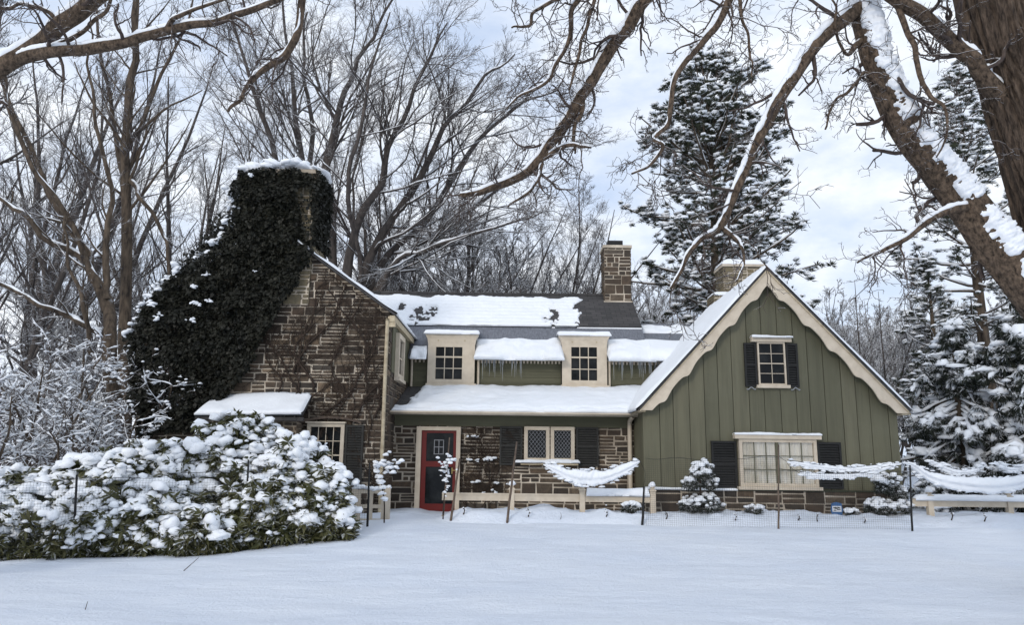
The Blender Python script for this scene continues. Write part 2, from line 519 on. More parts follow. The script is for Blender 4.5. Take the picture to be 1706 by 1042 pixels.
# ------------------------------------------------------------------ ground
def gz(x, y):
    x = np.asarray(x, float); y = np.asarray(y, float)
    amp = 0.06 + 0.28 * sstep(-6.5, -2.0, x)
    z = amp * sstep(8, 14.8, y)
    z = z + 0.04 * fbm(x * 0.35, y * 0.5, 3) + 0.032 * fbm(x * 1.1 + 0.3 * y, y * 2.2, 5, 5) + 0.012 * np.clip(fbm(x * 3 - y, y * 5, 9), 0, 1)
    # shallow dip, then the planting bed heaped with snow before the fence
    inb = sstep(-1.6, -0.9, x)
    z = z - 0.10 * sstep(14.7, 15.1, y) * (1 - sstep(15.3, 15.6, y)) * inb
    bed = sstep(15.25, 15.9, y) * (1 - sstep(16.7, 17.0, y)) * inb
    z = z + bed * (0.13 + 0.16 * fbm(x * 1.3, y * 1.6, 21) + 0.07 * fbm(x * 5, y * 5, 22) + 0.06 * sstep(2.9, 0.5, x))
    z = z + 0.02 * (1 - sstep(-2.5, -1.2, x)) * sstep(14.5, 15.5, y) - 0.06 * sstep(-2.2, -1.9, x) * (1 - sstep(-1.5, -1.2, x)) * sstep(15.2, 16.4, y)
    z = z + 1.7 * sstep(26, 70, y) + 5 * sstep(70, 200, y)
    return z


def ax(segs):
    r = []
    for a, b_, s in segs:
        r += list(np.arange(a, b_ - 1e-6, s))
    r.append(segs[-1][1])
    return np.array(r)


gx = ax([(-400, -60, 20), (-60, -14, 2), (-14, 14, 0.11), (14, 60, 2), (60, 400, 20)])
gy = ax([(-60, 3, 3), (3, 5, 0.3), (5, 18, 0.075), (18, 30, 0.5), (30, 80, 3), (80, 420, 20)])
XX, YY = np.meshgrid(gx, gy, indexing='ij')
mb = MB(); mb.loft(np.stack([XX, YY, gz(XX, YY)], -1), caps=False, closed=False)
m, nt, b, _ = newmat('snow lawn')
f = noise(nt, 0.5, 4)
nt.links.new(ramp(nt, f, [(0.3, (0.80, 0.85, 0.925)), (0.7, (0.72, 0.785, 0.89))]), b.inputs['Base Color'])
b.inputs['Roughness'].default_value = 0.6; b.inputs['Specular IOR Level'].default_value = 0.25
n1 = noise(nt, 1.6, 6, 0.6, stretch=(0.6, 1.6, 1)); n2 = noise(nt, 22, 5, 0.7)
bump(nt, b, mathn(nt, 'ADD', n1, mathn(nt, 'MULTIPLY', n2, 0.36)), 0.85, 0.11)
structure(obj('ground', mb, m))

# ================================================================== THE HOUSE
def clip(poly, a, b, c):
    """keep the side a*x + b*y <= c"""
    out = []
    for i in range(len(poly)):
        p, q = poly[i], poly[(i + 1) % len(poly)]
        dp = a * p[0] + b * p[1] - c; dq = a * q[0] + b * q[1] - c
        if dp <= 0: out.append(p)
        if dp * dq < 0:
            t = dp / (dp - dq); out.append((p[0] + (q[0] - p[0]) * t, p[1] + (q[1] - p[1]) * t))
    return out


def area_c(p):
    A = cx = cy = 0
    for i in range(len(p)):
        x0, y0 = p[i]; x1, y1 = p[(i + 1) % len(p)]
        k = x0 * y1 - x1 * y0; A += k; cx += (x0 + x1) * k; cy += (y0 + y1) * k
    return abs(A) / 2, (cx / (3 * A), cy / (3 * A)) if abs(A) > 1e-9 else (0, 0)


def prism(mb, pts, depth, mat=0):
    n = len(pts); V = [Vector(p) for p in pts] + [Vector(p) + Vector(depth) for p in pts]
    Fc = [tuple(range(n)), tuple(range(2 * n - 1, n - 1, -1))] + [(i, i + n, (i + 1) % n + n, (i + 1) % n) for i in range(n)]
    mb.add([v[:] for v in V], Fc, mat)


def ashlar(mb, O, U, Nn, poly, thick=0.25, band=0.27, back=True, gap=0.015, proud=(0.012, 0.03)):
    """coursed rubble stones standing proud of a mortar wall; poly is convex, counter-clockwise in (u, v)"""
    O = Vector(O); U = Vector(U); Nn = Vector(Nn); W = Vector((0, 0, 1))
    P3 = lambda u, v, d: O + U * u + W * v + Nn * d
    if back: prism(mb, [P3(u, v, 0) for u, v in poly], -Nn * thick, 0)
    us = [p[0] for p in poly]; v_s = [p[1] for p in poly]
    u0, u1, v0, v1 = min(us), max(us), min(v_s), max(v_s)
    edges = []
    for i in range(len(poly)):
        p, q = poly[i], poly[(i + 1) % len(poly)]
        a, b_ = q[1] - p[1], -(q[0] - p[0]); edges.append((a, b_, a * p[0] + b_ * p[1]))
    cells = []
    v = v0
    while v < v1:
        h = band * rnd.uniform(0.75, 1.2); u = u0 - rnd.uniform(0, 0.3)
        while u < u1:
            k = rnd.random()
            if k < 0.28:
                wd = rnd.uniform(0.22, 0.48); cells.append((u, u + wd, v, v + h))
            elif k < 0.78:
                wd = rnd.uniform(0.35, 0.75); s = h * rnd.uniform(0.36, 0.64)
                for a, b_ in ((v, v + s), (v + s, v + h)):
                    if rnd.random() < 0.55:
                        c = u + wd * rnd.uniform(0.35, 0.65); cells += [(u, c, a, b_), (c, u + wd, a, b_)]
                    else: cells.append((u, u + wd, a, b_))
            else:
                wd = rnd.uniform(0.28, 0.55)
                for q in range(3): cells.append((u, u + wd, v + h * q / 3, v + h * (q + 1) / 3))
            u += wd
        v += h
    for a, b_, c, d in cells:
        p = [(a + gap, c + gap), (b_ - gap, c + gap), (b_ - gap, d - gap), (a + gap, d - gap)]
        p = [(x + rnd.uniform(-0.012, 0.012), y + rnd.uniform(-0.009, 0.009)) for x, y in p]
        for ea, eb, ec in edges:
            p = clip(p, ea, eb, ec)
            if len(p) < 3: break
        if len(p) < 3: continue
        A, (cx, cy) = area_c(p)
        if A < 0.0012: continue
        d0 = rnd.uniform(*proud); sx, sy = rnd.uniform(-0.03, 0.03), rnd.uniform(-0.05, 0.05)
        n = len(p); s = min(0.25, 0.011 / math.sqrt(A))
        V = [P3(x, y, -0.005) for x, y in p]
        V += [P3(x + (cx - x) * s, y + (cy - y) * s, d0 + sx * (x - cx) + sy * (y - cy)) for x, y in p]
        mb.add([q[:] for q in V], [tuple(range(n, 2 * n))] + [(i, (i + 1) % n, (i + 1) % n + n, i + n) for i in range(n)], 1)


def rect(w, h): return [(0, 0), (w, 0), (w, h), (0, h)]


def stone_box(mb, x0, x1, y0, y1, z0, z1, band=0.24):
    mb.box(x0, x1, y0, y1, z0, z1, 0)
    k = dict(back=False, band=band)
    ashlar(mb, (x0, y0, z0), (1, 0, 0), (0, -1, 0), rect(x1 - x0, z1 - z0), **k)
    ashlar(mb, (x1, y0, z0), (0, 1, 0), (1, 0, 0), rect(y1 - y0, z1 - z0), **k)
    ashlar(mb, (x0, y1, z0), (0, -1, 0), (-1, 0, 0), rect(y1 - y0, z1 - z0), **k)
    ashlar(mb, (x1, y1, z0), (-1, 0, 0), (0, 1, 0), rect(x1 - x0, z1 - z0), **k)


def slab(mb, A, B, C, D, nu, nv, tf, lip=0.06, ve=0.12, wave=0.03, seed=0, roundside=0.04):
    """snow on a roof plane: A, B along the eave, C, D along the top; tf(u, v, P) is its thickness (below 0: bare)"""
    A, B, C, D = (np.array(p, float) for p in (A, B, C, D))
    u = np.linspace(0, 1, nu)[:, None]; v = np.linspace(0, 1, nv)[None]
    v = v ** 1.3
    P = ((A * (1 - u[..., None]) + B * u[..., None]) * (1 - v[..., None]) + (D * (1 - u[..., None]) + C * u[..., None]) * v[..., None])
    nrm = np.cross(B - A, D - A); nrm /= np.linalg.norm(nrm)
    if nrm[2] < 0: nrm = -nrm
    t = tf(u + 0 * v, v + 0 * u, P)
    e = np.sqrt(np.clip(1 - (1 - np.clip(v / ve, 0, 1)) ** 2, 0, 1)) * 0.9 + 0.1
    sd = np.minimum(u, 1 - u) / roundside; e = e * (np.sqrt(np.clip(1 - (1 - np.clip(sd, 0, 1)) ** 2, 0, 1)) * 0.9 + 0.1)
    up = (nrm + np.array([0, 0, 1.0])) / 2
    t = np.where(t > 0, t * e, t)
    out = (A - D); out[2] = 0; out /= np.linalg.norm(out)
    wv = lip + wave * fbm(P[..., 0] * 1.7 + P[..., 1], P[..., 2] * 0 + seed, seed + 3)[..., None] * 2
    push = (1 - np.clip(v / ve, 0, 1))[..., None] ** 2 * wv
    T = P + up * t[..., None] + out * push * (t > 0)[..., None]
    G = np.concatenate([(P[:, :1] - nrm * 0.03 + out * 0.01), (P[:, :1] - np.array([0, 0, 0.035]) + out * wv[:, :1] * 0.7), T, P[:, -1:] - nrm * 0.03], 1)
    mb.loft(G, caps=False, closed=False)


def roofplane(mb, A, B, C, D, th=0.08, mat=0):
    A, B, C, D = (Vector(p) for p in (A, B, C, D))
    n = (B - A).cross(D - A).normalized()
    if n.z < 0: n = -n
    prism(mb, [A, B, C, D], -n * th, mat)


H = thing('house', 'long stone and olive green house with snow covered roofs and three chimneys', 'house', (0, 18, 0.2))
GX0, GX1, GA, GZ = 3.0, 8.70, 5.84, 5.91       # right gabled wing: wall ends, apex
YG, YW, YL, YD = 17.0, 18.4, 17.2, 20.5
LX1, LX0, LA, LZ = -2.85, -8.5, -5.68, 6.9    # left stone wing

# ---- left wing
mb = MB()
ashlar(mb, (0, YL, 0), (1, 0, 0), (0, -1, 0), [(LX0, -0.3), (LX1, -0.3), (LX1, 4.86), (LA, LZ - 0.06), (LX0, 4.86)], 0.3, band=0.215, gap=0.013)
o = obj('stone_wall', mb, [M['mortar'], M['stone']], H); o['label'] = 'brown gable wall behind bare vines'
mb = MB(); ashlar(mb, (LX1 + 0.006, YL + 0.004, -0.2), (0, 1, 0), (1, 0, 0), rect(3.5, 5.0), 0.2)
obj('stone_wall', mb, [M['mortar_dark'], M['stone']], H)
mb = MB()
roofplane(mb, (LX1 + 0.16, 17.05, 4.80), (LX1 + 0.16, 24.6, 4.80), (LA, 24.6, LZ + 0.02), (LA, 17.05, LZ + 0.02), 0.05)
roofplane(mb, (LX0 - 0.16, 17.05, 4.80), (LX0 - 0.16, 24.6, 4.80), (LA, 24.6, LZ + 0.016), (LA, 17.05, LZ + 0.016), 0.05)
rf = obj('roof', mb, M['shingle'], H)
mb = MB()
slab(mb, (LX1 + 0.16, 17.03, 4.81), (LX1 + 0.16, 24.6, 4.81), (LA, 24.6, LZ + 0.03), (LA, 17.03, LZ + 0.03), 90, 26,
     lambda u, v, P: 0.07 + 0.06 * fbm(P[..., 1] * 1.2 + P[..., 0] * 2.5, P[..., 0] * 1.5, 2), roundside=0.01, lip=0.05)
obj('snow', mb, M['snow'], rf); mb = MB()
slab(mb, (LX0 - 0.16, 17.03, 4.81), (LX0 - 0.16, 24.6, 4.81), (LA, 24.6, LZ + 0.03), (LA, 17.03, LZ + 0.03), 60, 26,
     lambda u, v, P: 0.12 + 0.05 * fbm(P[..., 1] * 1.2, P[..., 0] * 1.5, 4), roundside=0.01)
obj('snow', mb, M['snow'], rf)
mb = MB()
mb.box(LX1 + 0.02, LX1 + 0.14, 17.08, 20.6, 4.62, 4.76)
mb.box(LX1 - 0.02, LX1 + 0.15, 17.1, 17.19, 4.50, 4.74)
obj('eave_board', mb, M['cream_weathered'], H)
mb = MB()
mb.box(LX1 + 0.012, LX1 + 0.05, 17.52, 20.5, 3.5, 4.62)
obj('side_siding', mb, M['green_h'], H)

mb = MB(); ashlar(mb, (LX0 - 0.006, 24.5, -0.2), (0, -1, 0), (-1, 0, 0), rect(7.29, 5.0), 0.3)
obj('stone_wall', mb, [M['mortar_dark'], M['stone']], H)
mb = MB(); mb.box(LX0 + 0.3, LX1 - 0.3, 24.2, 24.49, -0.2, 4.8); mb.box(LX1 - 0.19, LX1, 20.75, 24.49, -0.2, 4.75); mb.box(-2.8, 5.9, 25.2, 25.4, 0, 4.6)
obj('rear_wall', mb, M['greendark'], H)
# great chimney in the ivy
mb = MB(); stone_box(mb, -6.45, -4.76, 17.14, 18.25, 5.0, 8.22)
mb.box(-6.5, -4.71, 17.09, 18.35, 8.22, 8.32, 0)
ch = obj('chimney', mb, [M['mortar'], M['stone_tan']], H); ch['label'] = 'broad chimney overgrown with dark ivy'
mb = MB(); V, Fa = BLOBS[1]
for i in range(26):
    x = -6.5 + 1.78 * (i + 0.5) / 26 + rnd.uniform(-0.05, 0.05)
    mb.inst(V, Fa, np.array([np.diag([rnd.uniform(0.14, 0.24), 0.55, rnd.uniform(0.07, 0.13)])]), np.array([[x, 17.6, 8.36 + 0.05 * math.sin(i * 0.5)]]), 0, True)
obj('snow', mb, M['snow'], ch)

# ---- windows
def window(x0, x1, z0, z1, Y, cols, rows, fw=0.07, depth=0.09, sash=True, pane='glass', bar=0.016, mat='cream', sill=True, head=None, barmat='cream', label=None):
    mb = MB()
    for a, b_, c, d in ((x0, x0 + fw, z0, z1), (x1 - fw, x1, z0, z1), (x0 + fw, x1 - fw, z1 - fw, z1), (x0 + fw, x1 - fw, z0, z0 + fw)):
        mb.box(a, b_, Y - depth, Y, c, d)
    if head: mb.box(x0 - head[0], x1 + head[0], Y - depth - 0.05, Y, z1 + 0.002, z1 + head[1])
    o = obj('window', mb, M[mat], H)
    if label: o['label'] = label
    if sill:
        mb = MB(); mb.box(x0 - 0.06, x1 + 0.06, Y - depth - 0.05, Y, z0 - 0.07, z0 - 0.002); obj('sill', mb, M[mat], o)
    yp = Y - 0.03 if pane == 'glass' else Y - depth + 0.045
    mb = MB(); mb.box(x0 + fw, x1 - fw, yp, yp + 0.006, z0 + fw, z1 - fw); obj('pane', mb, M[pane], o)
    mb = MB(); yb = yp - 0.002; xa, xb, za, zb = x0 + fw, x1 - fw, z0 + fw, z1 - fw
    if cols == 'diamond':
        n = 5; dx = (xb - xa) / n; dz = dx * 1.25
        for s in (1, -1):
            for i in range(-12, 20):
                p = (xa + i * dx, za); q = (p[0] + s * (zb - za) / dz * dx, zb)
                t0 = 0; t1 = 1
                for lo, hi in ((xa, xb),):
                    d = q[0] - p[0]; ta, tb = (lo - p[0]) / d, (hi - p[0]) / d
                    t0 = max(t0, min(ta, tb)); t1 = min(t1, max(ta, tb))
                if t1 - t0 > 0.02:
                    f_ = lambda t: (p[0] + (q[0] - p[0]) * t, yb - 0.004 - 0.003 * (s > 0), za + (zb - za) * t)
                    mb.bar(f_(t0), f_(t1), 0.006, 0.009, (0, 1, 0))
    else:
        for i in range(1, cols):
            x = xa + (xb - xa) * i / cols; mb.box(x - bar / 2, x + bar / 2, yb - 0.015, yb, za, zb)
        for j in range(1, rows):
            z = za + (zb - za) * j / rows; k = bar * (1.9 if sash and j == rows // 2 else 1.0)
            mb.box(xa, xb, yb - 0.019, yb, z - k / 2, z + k / 2)
    obj('glazing_bars', mb, M[barmat], o)
    return o


def shutter(x0, x1, z0, z1, Y, mat):
    mb = MB(); fw = 0.045
    mb.box(x0, x1, Y - 0.03, Y - 0.004, z0, z1)
    for a, b_, c, d in ((x0, x0 + fw, z0, z1), (x1 - fw, x1, z0, z1), (x0 + fw, x1 - fw, z1 - fw, z1), (x0 + fw, x1 - fw, z0, z0 + fw), (x0 + fw, x1 - fw, (z0 + z1) / 2 - 0.025, (z0 + z1) / 2 + 0.025)):
        mb.box(a, b_, Y - 0.055, Y - 0.031, c, d)
    n = int((z1 - z0) / 0.055)
    for i in range(1, n):
        z = z0 + (z1 - z0) * i / n
        mb.bar((x0 + fw, Y - 0.041, z), (x1 - fw, Y - 0.041, z), 0.03, 0.008, (0, 0.6, 1))
    obj('shutter', mb, M[mat], H)


# left wing window, pent roof, downspout
window(-4.58, -3.74, 0.86, 2.27, YL - 0.03, 4, 4, 0.08, head=(0.03, 0.035), label='tall window under a shallow arched head')
shutter(-3.72, -3.31, 0.95, 2.24, YL - 0.03, 'grayshutter')
mb = MB(); R = []
for i in range(15):
    t = i / 14; x = -4.72 + 1.35 * t; z = 2.31 + 0.12 * math.sin(PI * t) ** 0.8
    R.append([(x, YL - 0.14, z - 0.05), (x, YL - 0.02, z - 0.05), (x, YL - 0.02, z + 0.0), (x, YL - 0.16, z + 0.0)])
mb.loft(R, smooth=False); obj('arched_head', mb, M['stick'], H)
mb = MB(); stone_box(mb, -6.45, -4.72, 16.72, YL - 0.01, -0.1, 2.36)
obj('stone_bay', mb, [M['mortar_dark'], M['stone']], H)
mb = MB(); A, B, C, D = (-6.85, 16.42, 2.42), (-4.52, 16.42, 2.46), (-4.55, YL - 0.02, 2.90), (-6.75, YL - 0.02, 2.84)
roofplane(mb, A, B, C, D, 0.07); mb.box(-6.86, -4.51, 16.46, 16.52, 2.29, 2.37)
pr = obj('pent_roof', mb, M['shingle'], H)
mb = MB(); slab(mb, A, B, C, D, 60, 16, lambda u, v, P: 0.075 + 0.05 * fbm(P[..., 0] * 1.5, P[..., 1] * 2, 8), wave=0.06, seed=4)
obj('snow', mb, M['snow'], pr)


def pipe(pts, r, mat, name='downspout'):
    mb = MB(); P = catmull(pts, len(pts) * 5); tubes(mb, P, np.full(len(P), r), 8); obj(name, mb, M[mat], H)


pipe([(LX1 - 0.02, 17.08, 4.66), (LX1 - 0.03, 17.1, 4.5), (LX1 - 0.03, 17.1, 3), (LX1 - 0.02, 17.1, 1.2), (LX1 - 0.02, 17.1, 0.3)], 0.042, 'cream_weathered')
# side window of the left wing
mb = MB(); xs = LX1 + 0.05
for y0, y1, z0, z1 in ((17.95, 18.07, 3.42, 4.5), (18.83, 18.95, 3.42, 4.5), (18.07, 18.83, 4.38, 4.5), (18.07, 18.83, 3.42, 3.52)):
    mb.box(xs, xs + 0.09, y0, y1, z0, z1)
mb.box(xs, xs + 0.13, 17.9, 19.0, 3.34, 3.418)
sw = obj('window', mb, M['cream'], H)
mb = MB(); mb.box(xs, xs + 0.02, 18.07, 18.83, 3.52, 4.38); obj('pane', mb, M['glass'], sw)
mb = MB(); mb.box(xs + 0.02, xs + 0.04, 18.43, 18.46, 3.52, 4.38); mb.box(xs + 0.02, xs + 0.043, 18.07, 18.83, 3.93, 3.96); obj('glazing_bars', mb, M['cream'], sw)

# ---- porch front wall, door, lattice window
mb = MB(); ashlar(mb, (LX1, YW, -0.2), (1, 0, 0), (0, -1, 0), rect(GX0 - LX1 + 0.1, 2.62), 0.25, band=0.25)
o = obj('stone_wall', mb, [M['mortar'], M['stone']], H); o['label'] = 'brown stone wall with pale mortar beside the red door'
mb = MB(); mb.box(LX1 + 0.04, GX0 - 0.12, YW - 0.05, YW - 0.035, 2.29, 2.62); obj('fascia', mb, M['green_h'], H)
mb = MB(); mb.box(LX1 + 0.04, GX0 - 0.02, 17.95, YW - 0.04, 2.575, 2.60); obj('soffit', mb, M['cream_weathered'], H)
mb = MB()
for a, b_, c, d in ((-2.26, -2.14, 0.2, 2.27), (-1.30, -1.20, 0.2, 2.27), (-2.14, -1.30, 2.18, 2.27), (-2.30, -1.16, 0.12, 0.2)):
    mb.box(a, b_, YW - 0.13, YW - 0.02, c, d)
obj('door_frame', mb, M['cream'], H)
mb = MB(); y0, y1 = YW - 0.075, YW - 0.035; xa, xb, za, zb = -2.14, -1.30, 0.2, 2.18
for a, b_, c, d in ((xa, xa + 0.12, za, zb), (xb - 0.07, xb, za, zb), (xa + 0.12, xb - 0.07, zb - 0.06, zb), (xa + 0.12, xb - 0.07, 1.32, 1.45), (xa + 0.12, xb - 0.07, za, za + 0.26)):
    mb.box(a, b_, y0, y1, c, d)
dr = obj('door', mb, M['red'], H); dr['label'] = 'red glazed storm door'
mb = MB(); mb.box(xa + 0.12, xb - 0.07, y1 - 0.015, y1 - 0.005, za + 0.26, zb - 0.06)
obj('pane', mb, M['glass'], dr)
mb = MB()
for x in (-1.83, -1.72, -1.61): mb.box(x - 0.008, x + 0.008, y1 - 0.03, y1 - 0.016, 1.62, 1.95)
for z in (1.62, 1.785, 1.95): mb.box(-1.84, -1.60, y1 - 0.033, y1 - 0.017, z - 0.008, z + 0.008)
obj('glazing_bars', mb, M['lead'], dr)
mb = MB(); mb.box(-1.40, -1.375, y0 - 0.012, y0, 1.16, 1.30); mb.bar((-1.388, y0 - 0.012, 1.24), (-1.388, y0 - 0.06, 1.24), 0.018, 0.018); mb.bar((-1.395, y0 - 0.06, 1.24), (-1.29, y0 - 0.06, 1.24), 0.02, 0.02)
obj('handle', mb, M['brass'], dr)
mb = MB(); mb.box(-2.75, -1.05, 16.9, YW - 0.02, 0.0, 0.10)
mb.box(-2.35, -1.1, 17.7, YW - 0.021, 0.10, 0.19); st = obj('door_step', mb, M['step'], H)
mb = MB(); slab(mb, (-2.7, 16.95, 0.1), (-1.1, 16.95, 0.1), (-1.1, 17.68, 0.1), (-2.7, 17.68, 0.1), 30, 14, lambda u, v, P: 0.035 + 0.07 * fbm(P[..., 0] * 2, P[..., 1] * 3, 5), lip=0.0, wave=0.0)
obj('snow', mb, M['snow'], st)
window(0.33, 0.94, 1.47, 2.30, YW - 0.03, 'diamond', 0, 0.085, sill=False, barmat='lead', label='leaded casement of diamond panes, the one nearer the door')
window(0.965, 1.54, 1.47, 2.30, YW - 0.03, 'diamond', 0, 0.085, sill=False, barmat='lead', label='leaded casement of diamond panes, the one farther from the door')
mb = MB(); mb.box(0.25, 1.62, YW - 0.2, YW - 0.03, 1.39, 1.468); sl_ = obj('window_ledge', mb, M['cream_weathered'], H)
mb = MB(); slab(mb, (0.1, YW - 0.22, 1.475), (1.66, YW - 0.22, 1.475), (1.66, YW - 0.04, 1.475), (0.1, YW - 0.04, 1.475), 40, 8, lambda u, v, P: 0.05 + 0.03 * fbm(P[..., 0] * 4, 0 * u, 3), lip=0.02)
obj('snow', mb, M['snow'], sl_)
shutter(-0.26, 0.29, 1.38, 2.30, YW - 0.03, 'grayshutter')
shutter(1.58, 2.12, 1.38, 2.30, YW - 0.03, 'grayshutter')
# porch roof
A, B, C, D = (LX1 + 0.03, 17.86, 2.62), (GX0 + 0.35, 17.86, 2.64), (GX0 + 1.0, YD, 3.45), (LX1 + 0.03, YD, 3.43)
mb = MB(); roofplane(mb, A, B, C, D, 0.07); rf = obj('porch_roof', mb, M['shingle'], H)
mb = MB()
def tf(u, v, P):
    t = 0.10 + 0.07 * fbm(P[..., 0] * 0.9, P[..., 1] * 1.4, 31) + 0.035 * fbm(P[..., 0] * 4, P[..., 1] * 4, 9)
    t = t - 0.26 * (1 - sstep(0.02, 0.06 + 0.02 * v, u + 0.02 * fbm(P[..., 1] * 5, P[..., 0] * 5, 2))) * sstep(0.1, 0.25, v)
    rid = np.exp(-((v - 0.055 - 0.02 * np.sin(P[..., 0] * 8)) / 0.02) ** 2)
    return t * sstep(1.0, 0.93, v) - 0.085 * rid
slab(mb, (A[0], A[1] - 0.02, A[2]), (B[0], B[1] - 0.02, B[2]), C, D, 170, 50, tf, ve=0.045, lip=0.06, wave=0.07, seed=6, roundside=0.004)
obj('snow', mb, M['snow'], rf)
mb = MB(); R = []
for x in (LX1 + 0.02, GX0 - 0.02):
    R.append([(x, 17.74 + 0.05 * math.cos(a) , 2.585 + 0.05 * math.sin(a)) for a in np.linspace(PI, 2 * PI, 7)] + [(x, 17.79, 2.63), (x, 17.86, 2.63), (x, 17.86, 2.60), (x, 17.69, 2.60)][:0])
mb.loft(R, smooth=True); mb.box(LX1 + 0.02, GX0 - 0.02, 17.80, 17.83, 2.53, 2.61); mb.box(LX1 + 0.02, GX0 - 0.02, 17.675, 17.70, 2.575, 2.605)
obj('gutter', mb, M['cream'], H)
pipe([(GX0 - 0.12, 17.75, 2.55), (GX0 - 0.14, 18.1, 2.47), (GX0 - 0.13, 18.28, 2.35), (GX0 - 0.13, 18.29, 1.5), (GX0 - 0.13, 18.29, 0.3)], 0.055, 'cream')

# ---- dormer wall of the main house
for xa, xb in ((LX1 + 0.06, -2.32), (-0.96, 1.36), (2.62, 4.6)):
    mb = MB(); z = 3.38
    while z < 4.14:
        mb.add([(xa, YD - 0.022, z), (xb, YD - 0.022, z), (xb, YD - 0.006, z + 0.17), (xa, YD - 0.006, z + 0.17), (xa, YD + 0.02, z), (xb, YD + 0.02, z), (xb, YD + 0.02, z + 0.17), (xa, YD + 0.02, z + 0.17)],
               [(0, 1, 2, 3), (0, 4, 5, 1), (3, 2, 6, 7), (0, 3, 7, 4), (1, 5, 6, 2)])
        z += 0.165
    obj('clapboard_wall', mb, M['green_h'], H)
mb = MB(); mb.box(LX1, 5.9, YD + 0.025, YD + 0.2, 3.0, 4.3); obj('back_wall', mb, M['greendark'], H)
for xa, xb in ((LX1 + 0.06, -2.34), (-0.96, 1.36), (2.62, 4.6)):
    mb = MB(); mb.box(xa, xb, YD - 0.10, YD + 0.03, 4.165, 4.21)
    n = int((xb - xa) / 0.095)
    for i in range(n):
        x = xa + (i + 0.5) * (xb - xa) / n; mb.box(x - 0.022, x + 0.022, YD - 0.085, YD - 0.024, 4.09, 4.163)
    obj('dentil_cornice', mb, M['cream'], H)
for xa, xb in ((LX1 + 0.0, -2.36), (-0.98, 1.34), (2.64, 4.5)): 
    mb = MB(); mb.box(xa, xb, YD - 0.24, YD - 0.12, 4.17, 4.25); obj('gutter', mb, M['copper'], H)
for x in (-2.72, -0.90, 2.68):
    pipe([(x, YD - 0.16, 4.2), (x, YD - 0.10, 4.1), (x, YD - 0.07, 3.9), (x, YD - 0.07, 3.42)], 0.035, 'cream')


def EYq(y): return 4.25 + 0.728 * (y - 20.2)


mb = MB()
roofplane(mb, (-4.8, 20.42, EYq(20.42)), (3.8, 20.42, EYq(20.42)), (3.8, 21.66, EYq(21.66)), (-4.8, 21.66, EYq(21.66)), 0.08)
for xa, xb in ((LX1, -2.30), (-0.98, 1.36), (2.62, 3.8)):
    roofplane(mb, (xa, 20.16, EYq(20.16)), (xb, 20.16, EYq(20.16)), (xb, 20.418, EYq(20.418)), (xa, 20.418, EYq(20.418)), 0.08)
rs = obj('lower_slate_roof', mb, M['slate'], H)
mb = MB()
roofplane(mb, (-4.8, 21.6, EYq(21.6) + 0.075), (3.8, 21.6, EYq(21.6) + 0.075), (3.8, 23.5, EYq(23.5) + 0.04), (-4.8, 23.5, EYq(23.5) + 0.04), 0.07)
roofplane(mb, (-4.8, 25.4, EYq(21.6) + 0.075), (3.8, 25.4, EYq(21.6) + 0.075), (3.8, 23.502, EYq(23.5) + 0.04), (-4.8, 23.502, EYq(23.5) + 0.04), 0.07)
prism(mb, [(3.78, 21.7, 5.0), (3.78, 25.3, 5.0), (3.78, 23.5, EYq(23.5) - 0.08)], (-0.2, 0, 0))
mb.box(-4.8, 3.82, 23.43, 23.57, EYq(23.5) + 0.01, EYq(23.5) + 0.075)
ru = obj('main_roof', mb, M['shingle'], H)
mb = MB()


def tf(u, v, P):
    x, y = P[..., 0], P[..., 1]
    n1 = fbm(x * 2.2, y * 2.2, 41); n2 = fbm(x * 6, y * 6, 42); n3 = fbm(x * 14, y * 17, 43)
    t = 0.055 + 0.05 * n1 + 0.03 * n2 + 0.012 * np.sin(v * 60 + 2 * n1)
    edge = x - (1.95 + 0.35 * vn(y * 3, 0 * y, 5) + 0.5 * sstep(0.55, 1.0, v) + 0.12 * n2)
    t = t - 0.4 * sstep(-0.06, 0.06, edge)
    blob = lambda cx, cv, rx, rv: np.clip(0.9 - ((x - cx) / rx) ** 2 * 0.6 - ((v - cv) / rv) ** 2 * 0.6 + 1.5 * n2 + 1.6 * n3, 0, 1)
    for q in ((-2.75, 0.16, 0.24, 0.13), (-2.45, 0.36, 0.16, 0.12), (-2.85, 0.42, 0.16, 0.10), (1.28, 0.22, 0.10, 0.26), (0.98, 0.16, 0.10, 0.08), (-3.4, 0.5, 0.12, 0.1)):
        t = t - 0.3 * blob(*q)
    t = t * 1.0 - 0.3 * sstep(-0.04, 0.02, v - (0.885 + 0.05 * vn(x * 1.6, 0 * x, 8) + 0.02 * n2))
    return t


slab(mb, (-4.8, 21.62, EYq(21.6) + 0.08), (3.8, 21.62, EYq(21.6) + 0.08), (3.8, 23.5, EYq(23.5) + 0.045), (-4.8, 23.5, EYq(23.5) + 0.045), 320, 70, tf, lip=0.02, wave=0.01, ve=0.04, roundside=0.003)
obj('snow', mb, M['snow'], ru)
mb = MB()


def eave_snow(xa, xb, top, seed):
    def tf(u, v, P):
        return (0.20 + 0.20 * fbm(P[..., 0] * 1.3, P[..., 1] * 1.7, seed) + 0.06 * fbm(P[..., 0] * 5, P[..., 1] * 4, seed + 1)) * (1 - 0.45 * v) * sstep(1.0, 0.82, v) + 0.02
    slab(mb, (xa, 20.06, EYq(20.06) + 0.01), (xb, 20.06, EYq(20.06) + 0.01), (xb, top, EYq(top)), (xa, top, EYq(top)), int((xb - xa) * 30) + 8, 34, tf, lip=0.10, wave=0.17, ve=0.35, seed=seed, roundside=0.08)


eave_snow(-1.0, 1.42, 20.98, 51); obj('snow', mb, M['snow'], rs); mb = MB(); eave_snow(-2.72, -2.30, 20.5, 55)
obj('snow', mb, M['snow'], rs)
